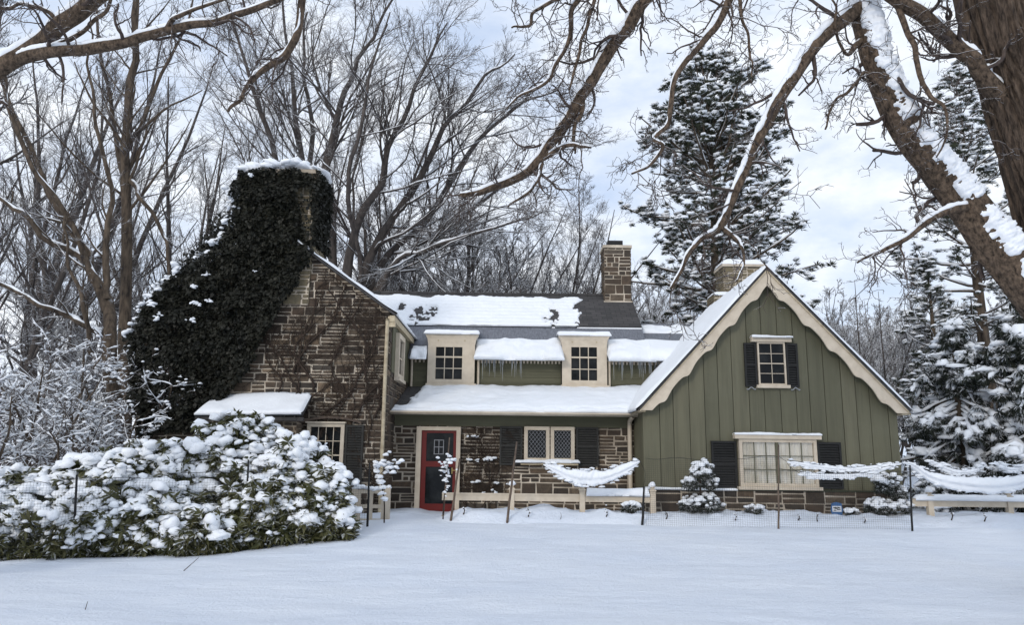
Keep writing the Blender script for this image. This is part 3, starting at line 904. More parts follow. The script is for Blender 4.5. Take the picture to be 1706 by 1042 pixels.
# lower roof right of the main ridge
mb = MB(); zq = lambda y: 4.25 + 0.565 * (y - 20.2)
roofplane(mb, (3.8, 20.16, zq(20.16)), (5.95, 20.16, zq(20.16)), (5.95, 22.5, zq(22.5)), (3.8, 22.5, zq(22.5)), 0.08)
mb.box(3.8, 5.95, 22.42, 22.56, zq(22.5) - 0.06, zq(22.5) + 0.05)
rr_ = obj('lower_roof', mb, M['slate'], H)
mb = MB(); eave_snow(2.60, 3.9, 20.98, 61)
slab(mb, (3.7, 20.06, zq(20.06) + 0.01), (5.9, 20.06, zq(20.06) + 0.01), (5.9, 21.2, zq(21.2)), (3.7, 21.2, zq(21.2)), 60, 26, lambda u, v, P: (0.24 + 0.06 * fbm(P[..., 0], P[..., 1], 66)) * (1 - 0.4 * v) * sstep(1.0, 0.85, v), lip=0.1, wave=0.06, ve=0.3, seed=67)
slab(mb, (3.85, 21.9, zq(21.9) + 0.01), (5.95, 21.9, zq(21.9) + 0.01), (5.95, 22.4, zq(22.4)), (3.85, 22.4, zq(22.4)), 60, 12, lambda u, v, P: 0.05 + 0.09 * fbm(P[..., 0] * 2, P[..., 1] * 2, 68), lip=0.0, wave=0.0)
obj('snow', mb, M['snow'], rr_)


def dormer(x0, x1, wx0, wx1, wz0, wz1):
    Y = YD - 0.20
    mb = MB()
    mb.box(x0, wx0, Y, Y + 0.06, 3.48, 4.84); mb.box(wx1, x1, Y, Y + 0.06, 3.48, 4.84)
    mb.box(wx0, wx1, Y, Y + 0.06, wz1, 4.84); mb.box(wx0, wx1, Y, Y + 0.06, 3.48, wz0)
    # crown flares outward
    R = [[(x0 - d, Y - e, z), (x1 + d, Y - e, z), (x1 + d, Y + 0.3, z), (x0 - d, Y + 0.3, z)] for d, e, z in ((0.003, 0.003, 4.60), (0.02, 0.02, 4.72), (0.07, 0.06, 4.82), (0.09, 0.08, 4.86))]
    mb.loft(R, smooth=False)
    mb.box(x0 - 0.03, x1 + 0.05, Y - 0.06, Y - 0.004, 3.42, 3.50)
    o = obj('dormer', mb, M['cream'], H)
    mb = MB(); mb.box(x0 + 0.02, x1 - 0.02, Y + 0.06, 21.9, 3.4, 4.83); obj('cheek', mb, M['greendark'], o)
    mb = MB(); mb.box(wx0, wx1, Y + 0.035, Y + 0.04, wz0, wz1); obj('pane', mb, M['glass'], o)
    mb = MB(); yb = Y + 0.033; b_ = 0.022
    for i in (1, 2):
        x = wx0 + (wx1 - wx0) * i / 3; mb.box(x - b_ / 2, x + b_ / 2, yb - 0.02, yb, wz0, wz1)
    h = wz1 - wz0
    for fz, k in ((0.335, 1.0), (0.69, 1.9)): mb.box(wx0, wx1, yb - 0.024, yb, wz0 + h * fz - b_ * k / 2, wz0 + h * fz + b_ * k / 2)
    obj('glazing_bars', mb, M['cream'], o)
    mb = MB(); slab(mb, (x0 - 0.12, Y - 0.10, 4.87), (x1 + 0.12, Y - 0.10, 4.87), (x1 + 0.1, 21.2, 5.02), (x0 - 0.1, 21.2, 5.02), 40, 16, lambda u, v, P: 0.09 + 0.03 * fbm(P[..., 0] * 2, P[..., 1] * 2, 71), lip=0.03, wave=0.03, ve=0.1)
    obj('snow', mb, M['snow'], o)
    # little flower-head pegs on the crown board
    for x in (x0 + 0.28, x1 - 0.28):
        mb = MB(); mb.box(x - 0.022, x + 0.022, Y - 0.018, Y + 0.01, 4.655, 4.70); obj('peg', mb, M['cream_weathered'], o)


dormer(-2.28, -1.0, -2.06, -1.34, 3.62, 4.50)
dormer(1.38, 2.60, 1.63, 2.33, 3.63, 4.54)
# icicles along the dormer eaves
for i in range(60):
    x = rnd.choice([rnd.uniform(2.75, 4.2), rnd.uniform(2.75, 4.2), rnd.uniform(-0.8, 0.3)])
    L = rnd.uniform(0.08, 0.6) ** 1.3 * 1.2
    mb = MB(); zt = 4.17; P = np.array([(x, YD - 0.19 + rnd.uniform(-0.02, 0.02), zt - L * t) for t in np.linspace(0, 1, 5)])
    tubes(mb, P, np.array([0.009, 0.007, 0.005, 0.003, 0.001]), 5); obj('icicle', mb, M['ice'], H)

# ---- chimneys on the ridge and behind the gable
mb = MB(); stone_box(mb, 2.92, 3.74, 23.1, 23.9, 5.9, 8.15, 0.28)
mb.box(2.87, 3.79, 23.05, 23.95, 8.15, 8.24, 0); mb.box(2.88, 3.78, 23.06, 23.94, 6.1, 6.42, 0)
ch = obj('chimney', mb, [M['mortar'], M['stone']], H); ch['label'] = 'square stone chimney with a black cap on the ridge'
mb = MB(); mb.box(3.06, 3.54, 23.3, 23.75, 8.28, 8.46); 
for x in (3.12, 3.48): mb.box(x - 0.02, x + 0.02, 23.32, 23.73, 8.24, 8.30)
obj('cap', mb, M['black'], ch)
mb = MB(); stone_box(mb, 6.55, 7.75, 22.6, 23.5, 4.5, 7.45, 0.22); stone_box(mb, 6.22, 6.95, 22.55, 23.4, 4.5, 6.55, 0.22)
mb.box(6.5, 7.8, 22.53, 23.55, 7.45, 7.53, 0)
ch = obj('chimney', mb, [M['mortar'], M['stone_tan']], H); ch['label'] = 'olive stone chimney stack rising behind the green gable'
mb = MB(); slab(mb, (6.5, 22.55, 7.53), (7.8, 22.55, 7.53), (7.8, 23.5, 7.53), (6.5, 23.5, 7.53), 30, 20, lambda u, v, P: 0.2 + 0.05 * fbm(P[..., 0] * 3, P[..., 1] * 3, 5), lip=0.02, ve=0.25, roundside=0.2)
slab(mb, (6.2, 22.53, 6.56), (6.96, 22.53, 6.56), (6.96, 23.4, 6.56), (6.2, 23.4, 6.56), 30, 20, lambda u, v, P: 0.12 + 0.05 * fbm(P[..., 0] * 3, P[..., 1] * 3, 6), lip=0.02, ve=0.25, roundside=0.2)
obj('snow', mb, M['snow'], ch)

# ---- right gabled wing
SL = (GZ - 2.67) / (GA - 2.85); SR = (GZ - 2.69) / (8.85 - GA)
rake = lambda x: GZ - (SL * (GA - x) if x < GA else SR * (x - GA))
mb = MB(); x = GX0; i = 0
while x < GX1 - 0.05:
    wd = min(rnd.uniform(0.30, 0.40), GX1 - x); xb = x + wd - 0.014; k = rnd.uniform(0, 0.007)
    za, zb = rake(x) - 0.12, rake(xb) - 0.12
    pts = [(x, YG - k, 0.93), (xb, YG - k, 0.93), (xb, YG - k, zb)] + ([(GA, YG - k, GZ - 0.12)] if x < GA < xb else []) + [(x, YG - k, za)]
    prism(mb, pts, (0, 0.03, 0)); x += wd
gs = obj('board_siding', mb, M['green'], H); gs['label'] = 'wide vertical olive boards of the gable'
mb = MB(); prism(mb, [(GX0 + 0.01, YG + 0.028, 0.9), (GX1 - 0.01, YG + 0.028, 0.9), (GX1 - 0.01, YG + 0.028, rake(GX1) - 0.2), (GA, YG + 0.028, GZ - 0.2), (GX0 + 0.01, YG + 0.028, rake(GX0) - 0.2)], (0, 4.9, 0))
obj('wing_wall', mb, M['greendark'], H)
mb = MB(); mb.box(GX0 - 0.03, GX0 + 0.005, YG - 0.012, YG + 0.09, 0.9, 2.62); mb.box(GX0 - 0.02, GX0, YG + 0.095, 18.36, 0.9, 2.66)
obj('corner_board', mb, M['green'], H)
mb = MB(); ashlar(mb, (GX0 - 0.02, YG - 0.07, -0.1), (1, 0, 0), (0, -1, 0), rect(GX1 - GX0 + 0.04, 1.0), 0.3, band=0.27)
ashlar(mb, (GX0 - 0.025, 18.38, -0.1), (0, -1, 0), (-1, 0, 0), rect(1.44, 1.0), 0.1)
o = obj('foundation_wall', mb, [M['mortar'], M['stone']], H)
mb = MB(); mb.box(GX0 - 0.04, GX1 + 0.03, YG - 0.11, YG - 0.012, 0.902, 0.935); lg = obj('water_table', mb, M['greendark'], H)
mb = MB(); slab(mb, (GX0 - 0.05, YG - 0.115, 0.937), (5.0, YG - 0.115, 0.937), (5.0, YG - 0.02, 0.937), (GX0 - 0.05, YG - 0.02, 0.937), 60, 6, lambda u, v, P: 0.022 + 0.02 * fbm(P[..., 0] * 3, 0 * u, 3), lip=0.01, wave=0.01)
obj('snow', mb, M['snow'], lg)
# roof of the wing
mb = MB(); y0, y1 = YG - 0.28, 22.1
eL, eR = (2.82, 2.65), (8.87, 2.68)
roofplane(mb, (eL[0], y0, eL[1]), (eL[0], y1, eL[1]), (GA, y1, GZ + 0.03), (GA, y0, GZ + 0.03), 0.045)
roofplane(mb, (eR[0], y0, eR[1]), (eR[0], y1, eR[1]), (GA, y1, GZ + 0.026), (GA, y0, GZ + 0.026), 0.04)
rf = obj('gable_roof', mb, M['shingle'], H)
mb = MB()
slab(mb, (eL[0] - 0.02, y0 - 0.03, eL[1]), (eL[0] - 0.02, y1, eL[1]), (GA, y1, GZ + 0.035), (GA, y0 - 0.03, GZ + 0.035), 90, 70,
     lambda u, v, P: 0.075 + 0.05 * fbm(P[..., 0] * 1.6, P[..., 1] * 1.3, 81) + 0.02 * fbm(P[..., 0] * 6, P[..., 1] * 6, 83), roundside=0.012, lip=0.04, ve=0.04)
obj('snow', mb, M['snow'], rf); mb = MB()
slab(mb, (eR[0] + 0.02, y0 - 0.02, eR[1]), (eR[0] + 0.02, y1, eR[1]), (GA, y1, GZ + 0.035), (GA, y0 - 0.02, GZ + 0.035), 60, 70,
     lambda u, v, P: 0.10 + 0.03 * fbm(P[..., 0] * 1.6, P[..., 1] * 1.3, 85), roundside=0.01, lip=0.03, ve=0.04)
obj('snow', mb, M['snow'], rf)
# scalloped bargeboards
for sgn, xe, sl in ((-1, eL[0] + 0.03, SL), (1, eR[0] - 0.03, SR)):
    mb = MB(); Rg = []; ln = abs(xe - GA)
    for i in range(141):
        d = ln * i / 140; x = GA + sgn * d; zt = GZ - sl * d - 0.035
        ph = 2 * PI * (d - 0.775) / 0.54
        th = 0.375 + 0.055 * math.cos(ph + 0.55 * math.sin(ph)) + 0.04 * math.exp(-(d / 0.14) ** 2)
        zb = zt - th
        if d > ln - 0.36: zb = max(zb, 2.69 - 0.06)
        zb = min(zb, zt - 0.01)
        Rg.append([(x, YG - 0.25, zt), (x, YG - 0.25, zb), (x, YG - 0.21, zb), (x, YG - 0.21, zt)])
    mb.loft(Rg, smooth=False)
    bb = obj('bargeboard', mb, M['cream'], H)
    mb = MB(); prs = [(GA + sgn * ln * t, GZ - sl * ln * t - 0.025) for t in (0, 1)]
    mb.bar((prs[0][0], YG - 0.265, prs[0][1] - 0.02), (prs[1][0], YG - 0.265, prs[1][1] - 0.02), 0.028, 0.05, (0, 0, 1)); obj('edge_strip', mb, M['cream_weathered'], bb)
mb = MB(); prism(mb, [(eL[0] + 0.05, YG - 0.2, 2.64), (GX1, YG - 0.2, 2.64), (GX1, YG - 0.2, 2.66)], (0, 0.02, 0)) if False else mb.box(GX0 - 0.16, GX0, YG - 0.2, 18.3, 2.60, 2.64)
mb.box(GX1, GX1 + 0.2, YG - 0.2, 21.8, 2.60, 2.64)
obj('soffit', mb, M['cream_weathered'], H)
# gable windows
window(5.60, 6.23, 3.24, 4.22, YG, 2, 4, 0.035, 0.07, bar=0.012, mat='cream', head=(0.14, 0.12), label='small upper gable window between black shutters')
shutter(5.30, 5.58, 3.20, 4.20, YG, 'shutter'); shutter(6.25, 6.52, 3.20, 4.20, YG, 'shutter')
mb = MB()
for x in (5.42, 6.42):
    mb = MB()
    for s in (-1, 1):
        P = catmull([(x, YG - 0.06, 3.19), (x + s * 0.04, YG - 0.075, 3.16), (x + s * 0.08, YG - 0.07, 3.13), (x + s * 0.10, YG - 0.06, 3.15)], 9); tubes(mb, P, np.full(9, 0.012), 5)
    obj('shutter_dog', mb, M['lead'], H)
wb = window(5.07, 6.79, 1.00, 2.03, YG, 6, 3, 0.07, 0.13, sash=False, pane='clear', bar=0.02, barmat='green', head=(0.10, 0.12), label='broad lower gable window with pale curtain')
mb = MB(); mb.box(5.88, 5.95, YG - 0.115, YG - 0.07, 1.07, 1.96); obj('mullion', mb, M['green'], wb)
mb = MB(); xs_ = np.linspace(5.14, 6.72, 160)
yc = YG - 0.035 - 0.016 * np.sin(xs_ * 46 + 1.5 * np.sin(xs_ * 9)) - 0.006 * np.sin(xs_ * 101)
mb.loft(np.stack([np.stack([xs_, yc, np.full(160, z)], -1) for z in (1.07, 1.5, 1.96)], 0).transpose(1, 0, 2), caps=False, closed=False)
obj('curtain', mb, M['curtain'], wb)
shutter(4.47, 5.03, 0.97, 1.98, YG, 'shutter'); shutter(6.83, 7.36, 0.97, 1.98, YG, 'shutter')
mb = MB()
for x0, x1, z in ((4.96, 6.90, 2.152), (5.45, 6.38, 4.342)):
    mb = MB()
    slab(mb, (x0, YG - 0.19, z), (x1, YG - 0.19, z), (x1, YG - 0.02, z), (x0, YG - 0.02, z), 50, 6, lambda u, v, P: 0.022 + 0.02 * fbm(P[..., 0] * 4, 0 * u, 3), lip=0.01, wave=0.01)
    obj('window_snow', mb, M['snow'], H)
# ================================================================== TREES
def width_r(px_w, Y): return px_w * Y / F / 2 * 1.02


def trace(pts, n=None, wig=0.0, dy=0.0):
    """a limb through (px, py, Y, width) stations -> path, radii"""
    P = [at(p[0], p[1], p[2])[:] for p in pts]; R = [width_r(p[3], p[2]) for p in pts]
    n = n or len(pts) * 7
    A = catmull([(*p, r) for p, r in zip(P, R)], n)
    if wig:
        s = RNG.random() * 50; t = np.linspace(0, len(pts) * 1.6, n)
        A[1:-1, 0] += wig * vn(t, 0 * t + s, 3)[1:-1]; A[1:-1, 2] += wig * vn(t, 0 * t + s + 9, 4)[1:-1]; A[1:-1, 1] += wig * 2 * vn(t, 0 * t + s, 7)[1:-1]
    return A[:, :3], np.maximum(A[:, 3], 0.004)


def bark_limb(mb, P, R, k=14, amp=0.10, seed=0, furrow=0.0, fn=9):
    """a limb with an uneven, ridged surface"""
    n = len(P); T = unit(np.gradient(P, axis=0)); ref = np.array([0, 1.0, 0.2])
    S = unit(np.cross(T, ref)); U = np.cross(S, T); a = np.arange(k) * 2 * PI / k
    s = np.concatenate([[0], np.cumsum(np.linalg.norm(np.diff(P, axis=0), axis=1))])
    rr = R[:, None] * (1 + amp * 2 * fbm(a[None] * 3 + 0 * s[:, None], s[:, None] * 0.9 + 0 * a[None], seed) + 0.06 * vn(s[:, None] * 1.5 + 0 * a[None], 0 * a[None] + 3 + 0 * s[:, None], seed))
    if furrow:
        A_, S_ = a[None] + 0 * s[:, None], s[:, None] + 0 * a[None]
        w_ = 0.5 * vn(S_ * 2.2, np.sin(A_) * 2, seed + 2)
        q_ = np.abs(vn(np.cos(A_) * fn * 0.7 + w_, S_ * 1.5 + np.sin(A_) * fn * 0.7, seed + 5)) + 0.6 * np.abs(vn(np.cos(A_) * fn * 1.5 + w_, S_ * 2.6 + np.sin(A_) * fn * 1.5, seed + 6))
        rr = rr + furrow * (np.clip(q_ / 0.35, 0, 1) - 0.7)
    ring = P[:, None] + rr[..., None] * (np.cos(a)[None, :, None] * S[:, None] + np.sin(a)[None, :, None] * U[:, None])
    mb.loft(ring, smooth=True)


def old_twigs(mb, paths, n1, L1, scale=1.0, droop=-0.02, levels=3, rm=0.0045, t0=0.1, stub=True):
    for (P, R), n in zip(paths, n1):
        P = P[None]; R = R[None]
        A, RA, t = grow(P, R, n, t0, 1.0, 35, 85, lambda pl, t: L1 * (1 - 0.35 * t), 9, 0.26, (0, 0, droop), 0.42, 0.35, rmin=rm * 1.5)
        RA = np.minimum(RA, 0.028 * scale)
        tubes(mb, A, RA, 5)
        B, RB, t = grow(A, RA, 4, 0.2, 1.0, 30, 80, lambda pl, t: pl * 0.5, 7, 0.30, (0, 0, droop), 0.65, 0.45, rmin=rm)
        tubes(mb, B, RB, 4)
        if levels > 2:
            C, RC, t = grow(B, RB, 3, 0.2, 1.0, 30, 80, lambda pl, t: pl * 0.5, 5, 0.32, (0, 0, droop), 0.75, 0.5, rmin=rm * 0.85)
            tubes(mb, C, RC, 3)
        if levels > 3:
            D_, RD, t = grow(C, RC, 2, 0.3, 1.0, 30, 70, lambda pl, t: pl * 0.5, 4, 0.3, (0, 0, 0.02), 0.8, 0.6, rmin=rm * 0.75)
            tubes(mb, D_, RD, 3)


# ---- the old tree leaning in at the right
Y0 = 9.0
base = at(1930, 985, Y0)
T_ = thing('old_tree', 'huge old tree with furrowed brown trunk leaning in at the right edge', 'tree', (base.x, base.y, 0.25))
trunk = trace([(1560, -420, 9.3, 84), (1606, -180, 9.1, 98), (1652, 0, 9, 108), (1699, 150, 9, 113), (1758, 330, 9, 122), (1830, 560, 9, 145), (1900, 850, 9, 185), (1930, 1010, 9, 240)], 150)
mb = MB(); bark_limb(mb, *trunk, 170, 0.05, 1, 0.085, 9); tr_ = obj('trunk', mb, M['bark_big'], T_)
limbs = {}
limbs['B'] = trace([(1392, -300, 8.6, 34), (1412, -130, 8.7, 42), (1436, 0, 8.8, 44), (1458, 90, 8.8, 47), (1488, 170, 8.9, 49), (1530, 240, 8.9, 52), (1578, 300, 9, 56), (1622, 355, 9, 60), (1664, 412, 9, 66), (1716, 475, 9, 76), (1810, 570, 9, 104)], 90)
limbs['C'] = trace([(1436, 10, 8.75, 34), (1412, 28, 8.7, 31), (1372, 62, 8.6, 29), (1332, 115, 8.5, 27), (1298, 165, 8.4, 24), (1270, 220, 8.4, 22), (1242, 280, 8.3, 20), (1216, 340, 8.2, 17), (1198, 382, 8.2, 13), (1162, 402, 8.1, 10), (1138, 440, 8.1, 8), (1117, 482, 8, 5)], 90, 0.04)
limbs['D'] = trace([(1690, 180, 8.95, 36), (1640, 128, 8.8, 32), (1606, 88, 8.7, 29), (1566, 50, 8.6, 28), (1522, 18, 8.5, 27), (1478, -8, 8.4, 25), (1420, -60, 8.3, 20)], 60, 0.03)
limbs['E'] = trace([(1405, -240, 8.7, 40), (1290, -215, 8.6, 36), (1150, -110, 8.5, 31), (1082, -10, 8.5, 27), (1050, 40, 8.5, 26), (1010, 95, 8.5, 25), (976, 148, 8.5, 24), (950, 195, 8.5, 22), (920, 240, 8.5, 21), (884, 280, 8.5, 18), (840, 304, 8.5, 16), (800, 318, 8.5, 13), (766, 328, 8.5, 9)], 100, 0.04)
limbs['F'] = trace([(1400, -180, 8.7, 26), (1290, -120, 8.6, 20), (1228, -25, 8.5, 17), (1202, 28, 8.5, 15), (1180, 60, 8.5, 14), (1150, 94, 8.5, 12), (1124, 132, 8.5, 11), (1117, 178, 8.5, 10), (1112, 208, 8.5, 9), (1090, 232, 8.5, 7), (1105, 246, 8.5, 7), (1082, 276, 8.5, 6), (1052, 290, 8.4, 4)], 90, 0.03)
limbs['G'] = trace([(1150, -130, 8.5, 18), (1040, -80, 8.4, 14), (985, -20, 8.3, 12), (952, 14, 8.3, 11), (950, 58, 8.3, 9), (926, 108, 8.3, 8), (908, 138, 8.2, 7), (872, 158, 8.2, 5), (845, 182, 8.2, 3)], 60, 0.04)
limbs['I'] = trace([(1085, -60, 8.4, 14), (1010, -40, 8.3, 10), (985, 20, 8.3, 8), (972, 62, 8.3, 7), (960, 110, 8.2, 6), (948, 150, 8.2, 4)], 40, 0.04)
limbs['K'] = trace([(985, -30, 8.2, 9), (900, 10, 8.1, 8), (880, 40, 8.1, 7), (852, 46, 8.1, 4)], 30, 0.04)
limbs['J'] = trace([(1612, 345, 8.9, 17), (1584, 350, 8.8, 15), (1548, 368, 8.7, 13), (1508, 398, 8.6, 11), (1472, 416, 8.5, 9), (1428, 438, 8.4, 4)], 40, 0.04)
limbs['L'] = trace([(1492, 0, 8.5, 14), (1512, 50, 8.4, 12), (1526, 92, 8.4, 11), (1536, 130, 8.3, 10), (1546, 156, 8.3, 9), (1574, 180, 8.2, 7), (1577, 225, 8.2, 5), (1560, 262, 8.2, 3)], 50, 0.03)
limbs['Q'] = trace([(1240, -60, 8.5, 11), (1232, 10, 8.4, 8), (1246, 60, 8.4, 6), (1250, 92, 8.3, 5), (1254, 128, 8.3, 3)], 30, 0.04)
limbs['S'] = trace([(970, 160, 8.5, 12), (968, 190, 8.45, 10), (958, 206, 8.4, 9), (956, 232, 8.4, 7), (958, 256, 8.4, 4)], 30, 0.02)
limbs['U'] = trace([(905, 264, 8.5, 12), (930, 250, 8.4, 10), (955, 242, 8.3, 8), (985, 246, 8.2, 4)], 26, 0.03)
limbs['V'] = trace([(903, 272, 8.5, 10), (897, 300, 8.4, 8), (880, 322, 8.3, 7), (846, 346, 8.3, 4)], 26, 0.03)
limbs['W'] = trace([(1440, 60, 8.8, 16), (1412, 90, 8.7, 8), (1390, 55, 8.6, 6), (1392, 10, 8.5, 5), (1375, -30, 8.5, 4)], 26, 0.04)
limbs['X'] = trace([(1476, 150, 8.8, 12), (1440, 120, 8.7, 9), (1424, 142, 8.6, 7), (1390, 170, 8.6, 5), (1375, 215, 8.5, 4)], 30, 0.06)
limbs['Z'] = trace([(1200, 380, 8.2, 10), (1222, 396, 8.2, 8), (1236, 410, 8.1, 6), (1240, 440, 8.1, 4), (1225, 470, 8.0, 3)], 26, 0.03)
for q in limbs:
    if q != 'B': limbs[q] = (limbs[q][0], limbs[q][1] * (0.78 if q in 'EC' else 0.85))
for q, k, sn in (('B', 22, 1), ('C', 14, 1), ('D', 14, 1), ('E', 14, 1), ('F', 10, 1), ('G', 8, 1), ('I', 8, 0), ('K', 7, 1), ('J', 9, 1), ('L', 8, 0), ('Q', 6, 0), ('S', 7, 0), ('U', 7, 1), ('V', 6, 1), ('W', 6, 0), ('X', 6, 0), ('Z', 6, 1)):
    P, R = limbs[q]; mb = MB(); bark_limb(mb, P, R, k if q not in 'BCDE' else 40, 0.10, ord(q), 0.03 if q == 'B' else 0.012 if q in 'CDE' else 0, 5); lo = obj('limb', mb, M['bark_limb'], T_)
    if sn:
        mb = MB()
        if q == 'B':
            # thick crusted snow lying on the upper side, broken across by bare notches
            n = 420; u = np.linspace(0, len(P) - 1.001, n); i = u.astype(int); fr = (u - i)[:, None]
            PP = P[i] * (1 - fr) + P[i + 1] * fr; RR = R[i] * (1 - fr[:, 0]) + R[i + 1] * fr[:, 0]
            Tt = unit(np.gradient(PP, axis=0)); up = unit(np.array([0.25, -0.95, 1.0]) - (Tt @ np.array([0.25, -0.95, 1.0]))[:, None] * Tt)
            sd = np.cross(Tt, up); a = np.linspace(-1.3, 1.3, 41)
            s = np.linspace(0, 40, n)
            th = (0.05 + 0.04 * fbm(s[:, None] * 0.8 + 0 * a[None], a[None] * 1.5 + 0 * s[:, None], 5) + 0.045 * fbm(s[:, None] * 3.2, a[None] * 1.2 + 0 * s[:, None], 6) - 0.03 * (1 - np.cos(a))[None])
            th = th - 0.12 * (np.exp(-((s - 27.5) / 0.5) ** 2) + np.exp(-((s - 18.2) / 0.25) ** 2) + np.exp(-((s - 33.5) / 0.3) ** 2))[:, None]
            A2, S2 = a[None] + 0 * s[:, None], s[:, None] + 0 * a[None]
            th = th + 0.04 * fbm(A2 * 4 + S2 * 0.5, S2 * 5, 12, 4) + 0.010 * np.sin(S2 * 7 + 9 * vn(S2 * 0.6, A2 * 1.2, 4)) * (0.5 + vn(S2 * 0.9, A2, 8)) - 0.05 * np.clip(vn(S2 * 1.1, A2 * 2.6, 14) * 3 - 1.0, 0, 1) - 0.06 * sstep(0.85, 1.3, np.abs(A2) + 0.5 * vn(S2 * 2, A2, 3))
            rr = (RR[:, None] * 1.0 + th)
            V = PP[:, None] + rr[..., None] * (np.cos(a)[None, :, None] * up[:, None] + np.sin(a)[None, :, None] * sd[:, None])
            mb.loft(V, caps=False, closed=False)
        else:
            snow_on(mb, P, R, 9, 0.88, 0.68, jitter=0.16, maxtz=1.08)
        obj('snow', mb, M['snow_fine'], lo)
mb = MB()
ks = list('BCDEFGIKJLQSUVWXZ')
old_twigs(mb, [limbs[q] for q in ks], [16, 16, 9, 24, 18, 16, 9, 7, 9, 10, 7, 5, 4, 4, 7, 8, 6], 0.85, levels=4)
obj('crown', mb, M['twig'], T_)

# ---- the tree just outside the left edge
base = at(-215, 985, 9)
T_ = thing('overhanging_tree', 'tree beyond the left edge reaching thick snow topped limbs across the upper left corner', 'tree', (base.x, base.y, 0.1))
mb = MB(); bark_limb(mb, *trace([(-240, 985, 9, 130), (-222, 700, 9, 100), (-190, 430, 9, 84), (-150, 280, 9, 66), (-105, 205, 9, 46)]), 24, 0.08, 4); obj('trunk', mb, M['bark_big'], T_)
LL = {}
LL['A'] = trace([(-115, 220, 9, 44), (-60, 165, 9, 38), (0, 114, 8.9, 31), (52, 80, 8.9, 29), (108, 38, 8.8, 28), (165, -5, 8.8, 27), (240, -70, 8.8, 27), (350, -140, 8.8, 22)], 60, 0.03)
LL['B'] = trace([(20, 104, 8.9, 20), (60, 92, 8.8, 22), (100, 86, 8.7, 20), (150, 79, 8.7, 20), (210, 68, 8.6, 18), (280, 52, 8.6, 16), (350, 38, 8.5, 13), (420, 18, 8.4, 11), (500, -20, 8.4, 8)], 60, 0.03)
LL['C'] = trace([(340, -134, 8.8, 22), (440, -150, 8.7, 18), (500, -70, 8.6, 15), (502, 20, 8.6, 14), (494, 60, 8.5, 13), (472, 93, 8.5, 12), (434, 122, 8.5, 10), (404, 158, 8.4, 8), (380, 186, 8.4, 5)], 60, 0.03)
LL['D'] = trace([(270, 54, 8.6, 10), (290, 32, 8.5, 8), (330, 14, 8.5, 6), (380, -4, 8.4, 5)], 30, 0.03)
LL['E'] = trace([(80, 82, 8.8, 10), (140, 50, 8.7, 8), (178, 12, 8.6, 7), (192, -30, 8.6, 5)], 30, 0.03)
LL['F'] = trace([(100, 45, 8.8, 10), (80, 20, 8.7, 7), (30, 8, 8.6, 6), (-20, 12, 8.6, 4)], 30, 0.05)
for q, k in zip('ABCDEF', (16, 12, 10, 7, 7, 7)):
    P, R = LL[q]; mb = MB(); bark_limb(mb, P, R, k, 0.09, ord(q)); lo = obj('limb', mb, M['bark_limb'], T_)
    mb = MB(); snow_on(mb, P, R, 9, 0.85, 0.7, jitter=0.12, maxtz=1.05); obj('snow', mb, M['snow_fine'], lo)
mb = MB(); old_twigs(mb, [LL[q] for q in 'ABCDEF'], [10, 16, 10, 7, 8, 7], 0.8, levels=3); obj('crown', mb, M['twig'], T_)


# ---- bare trees of the woods
def side_branches(mb, P, R, n1, ang, ln, up, k3=3, dense=1.0, rmin=0.008, t0=0.25, lev=4, wander=0.11, mb1=None):
    up = up * 0.7
    A, RA, _ = grow(P, R, n1, t0, 0.97, ang[0], ang[1], lambda pl, t: ln * pl * (1.08 - 0.75 * t), 9, wander, (0, 0, up), 0.42, 0.3, rmin=rmin * 1.5)
    tubes(mb1 or mb, A, RA, 5)
    B, RB, _ = grow(A, RA, int(8 * dense), 0.12, 0.98, 20, 48, lambda pl, t: pl * 0.5 * (1.1 - 0.6 * t), 7, wander * 1.2, (0, 0, up * 0.9), 0.6, 0.35, rmin=rmin)
    tubes(mb, B, RB, 4)
    C, RC, _ = grow(B, RB, int(6 * dense), 0.1, 1.0, 20, 52, lambda pl, t: pl * 0.5 * (1.1 - 0.5 * t), 5, wander * 1.4, (0, 0, up * 0.8), 0.65, 0.4, rmin=rmin * 0.85)
    tubes(mb, C, RC, 3)
    if lev > 3:
        D_, RD, _ = grow(C, RC, 3, 0.15, 1.0, 20, 55, lambda pl, t: pl * 0.55, 4, wander * 1.5, (0, 0, up * 0.5), 0.75, 0.5, rmin=rmin * 0.7)
        tubes(mb, D_, RD, 3)
    return A, RA


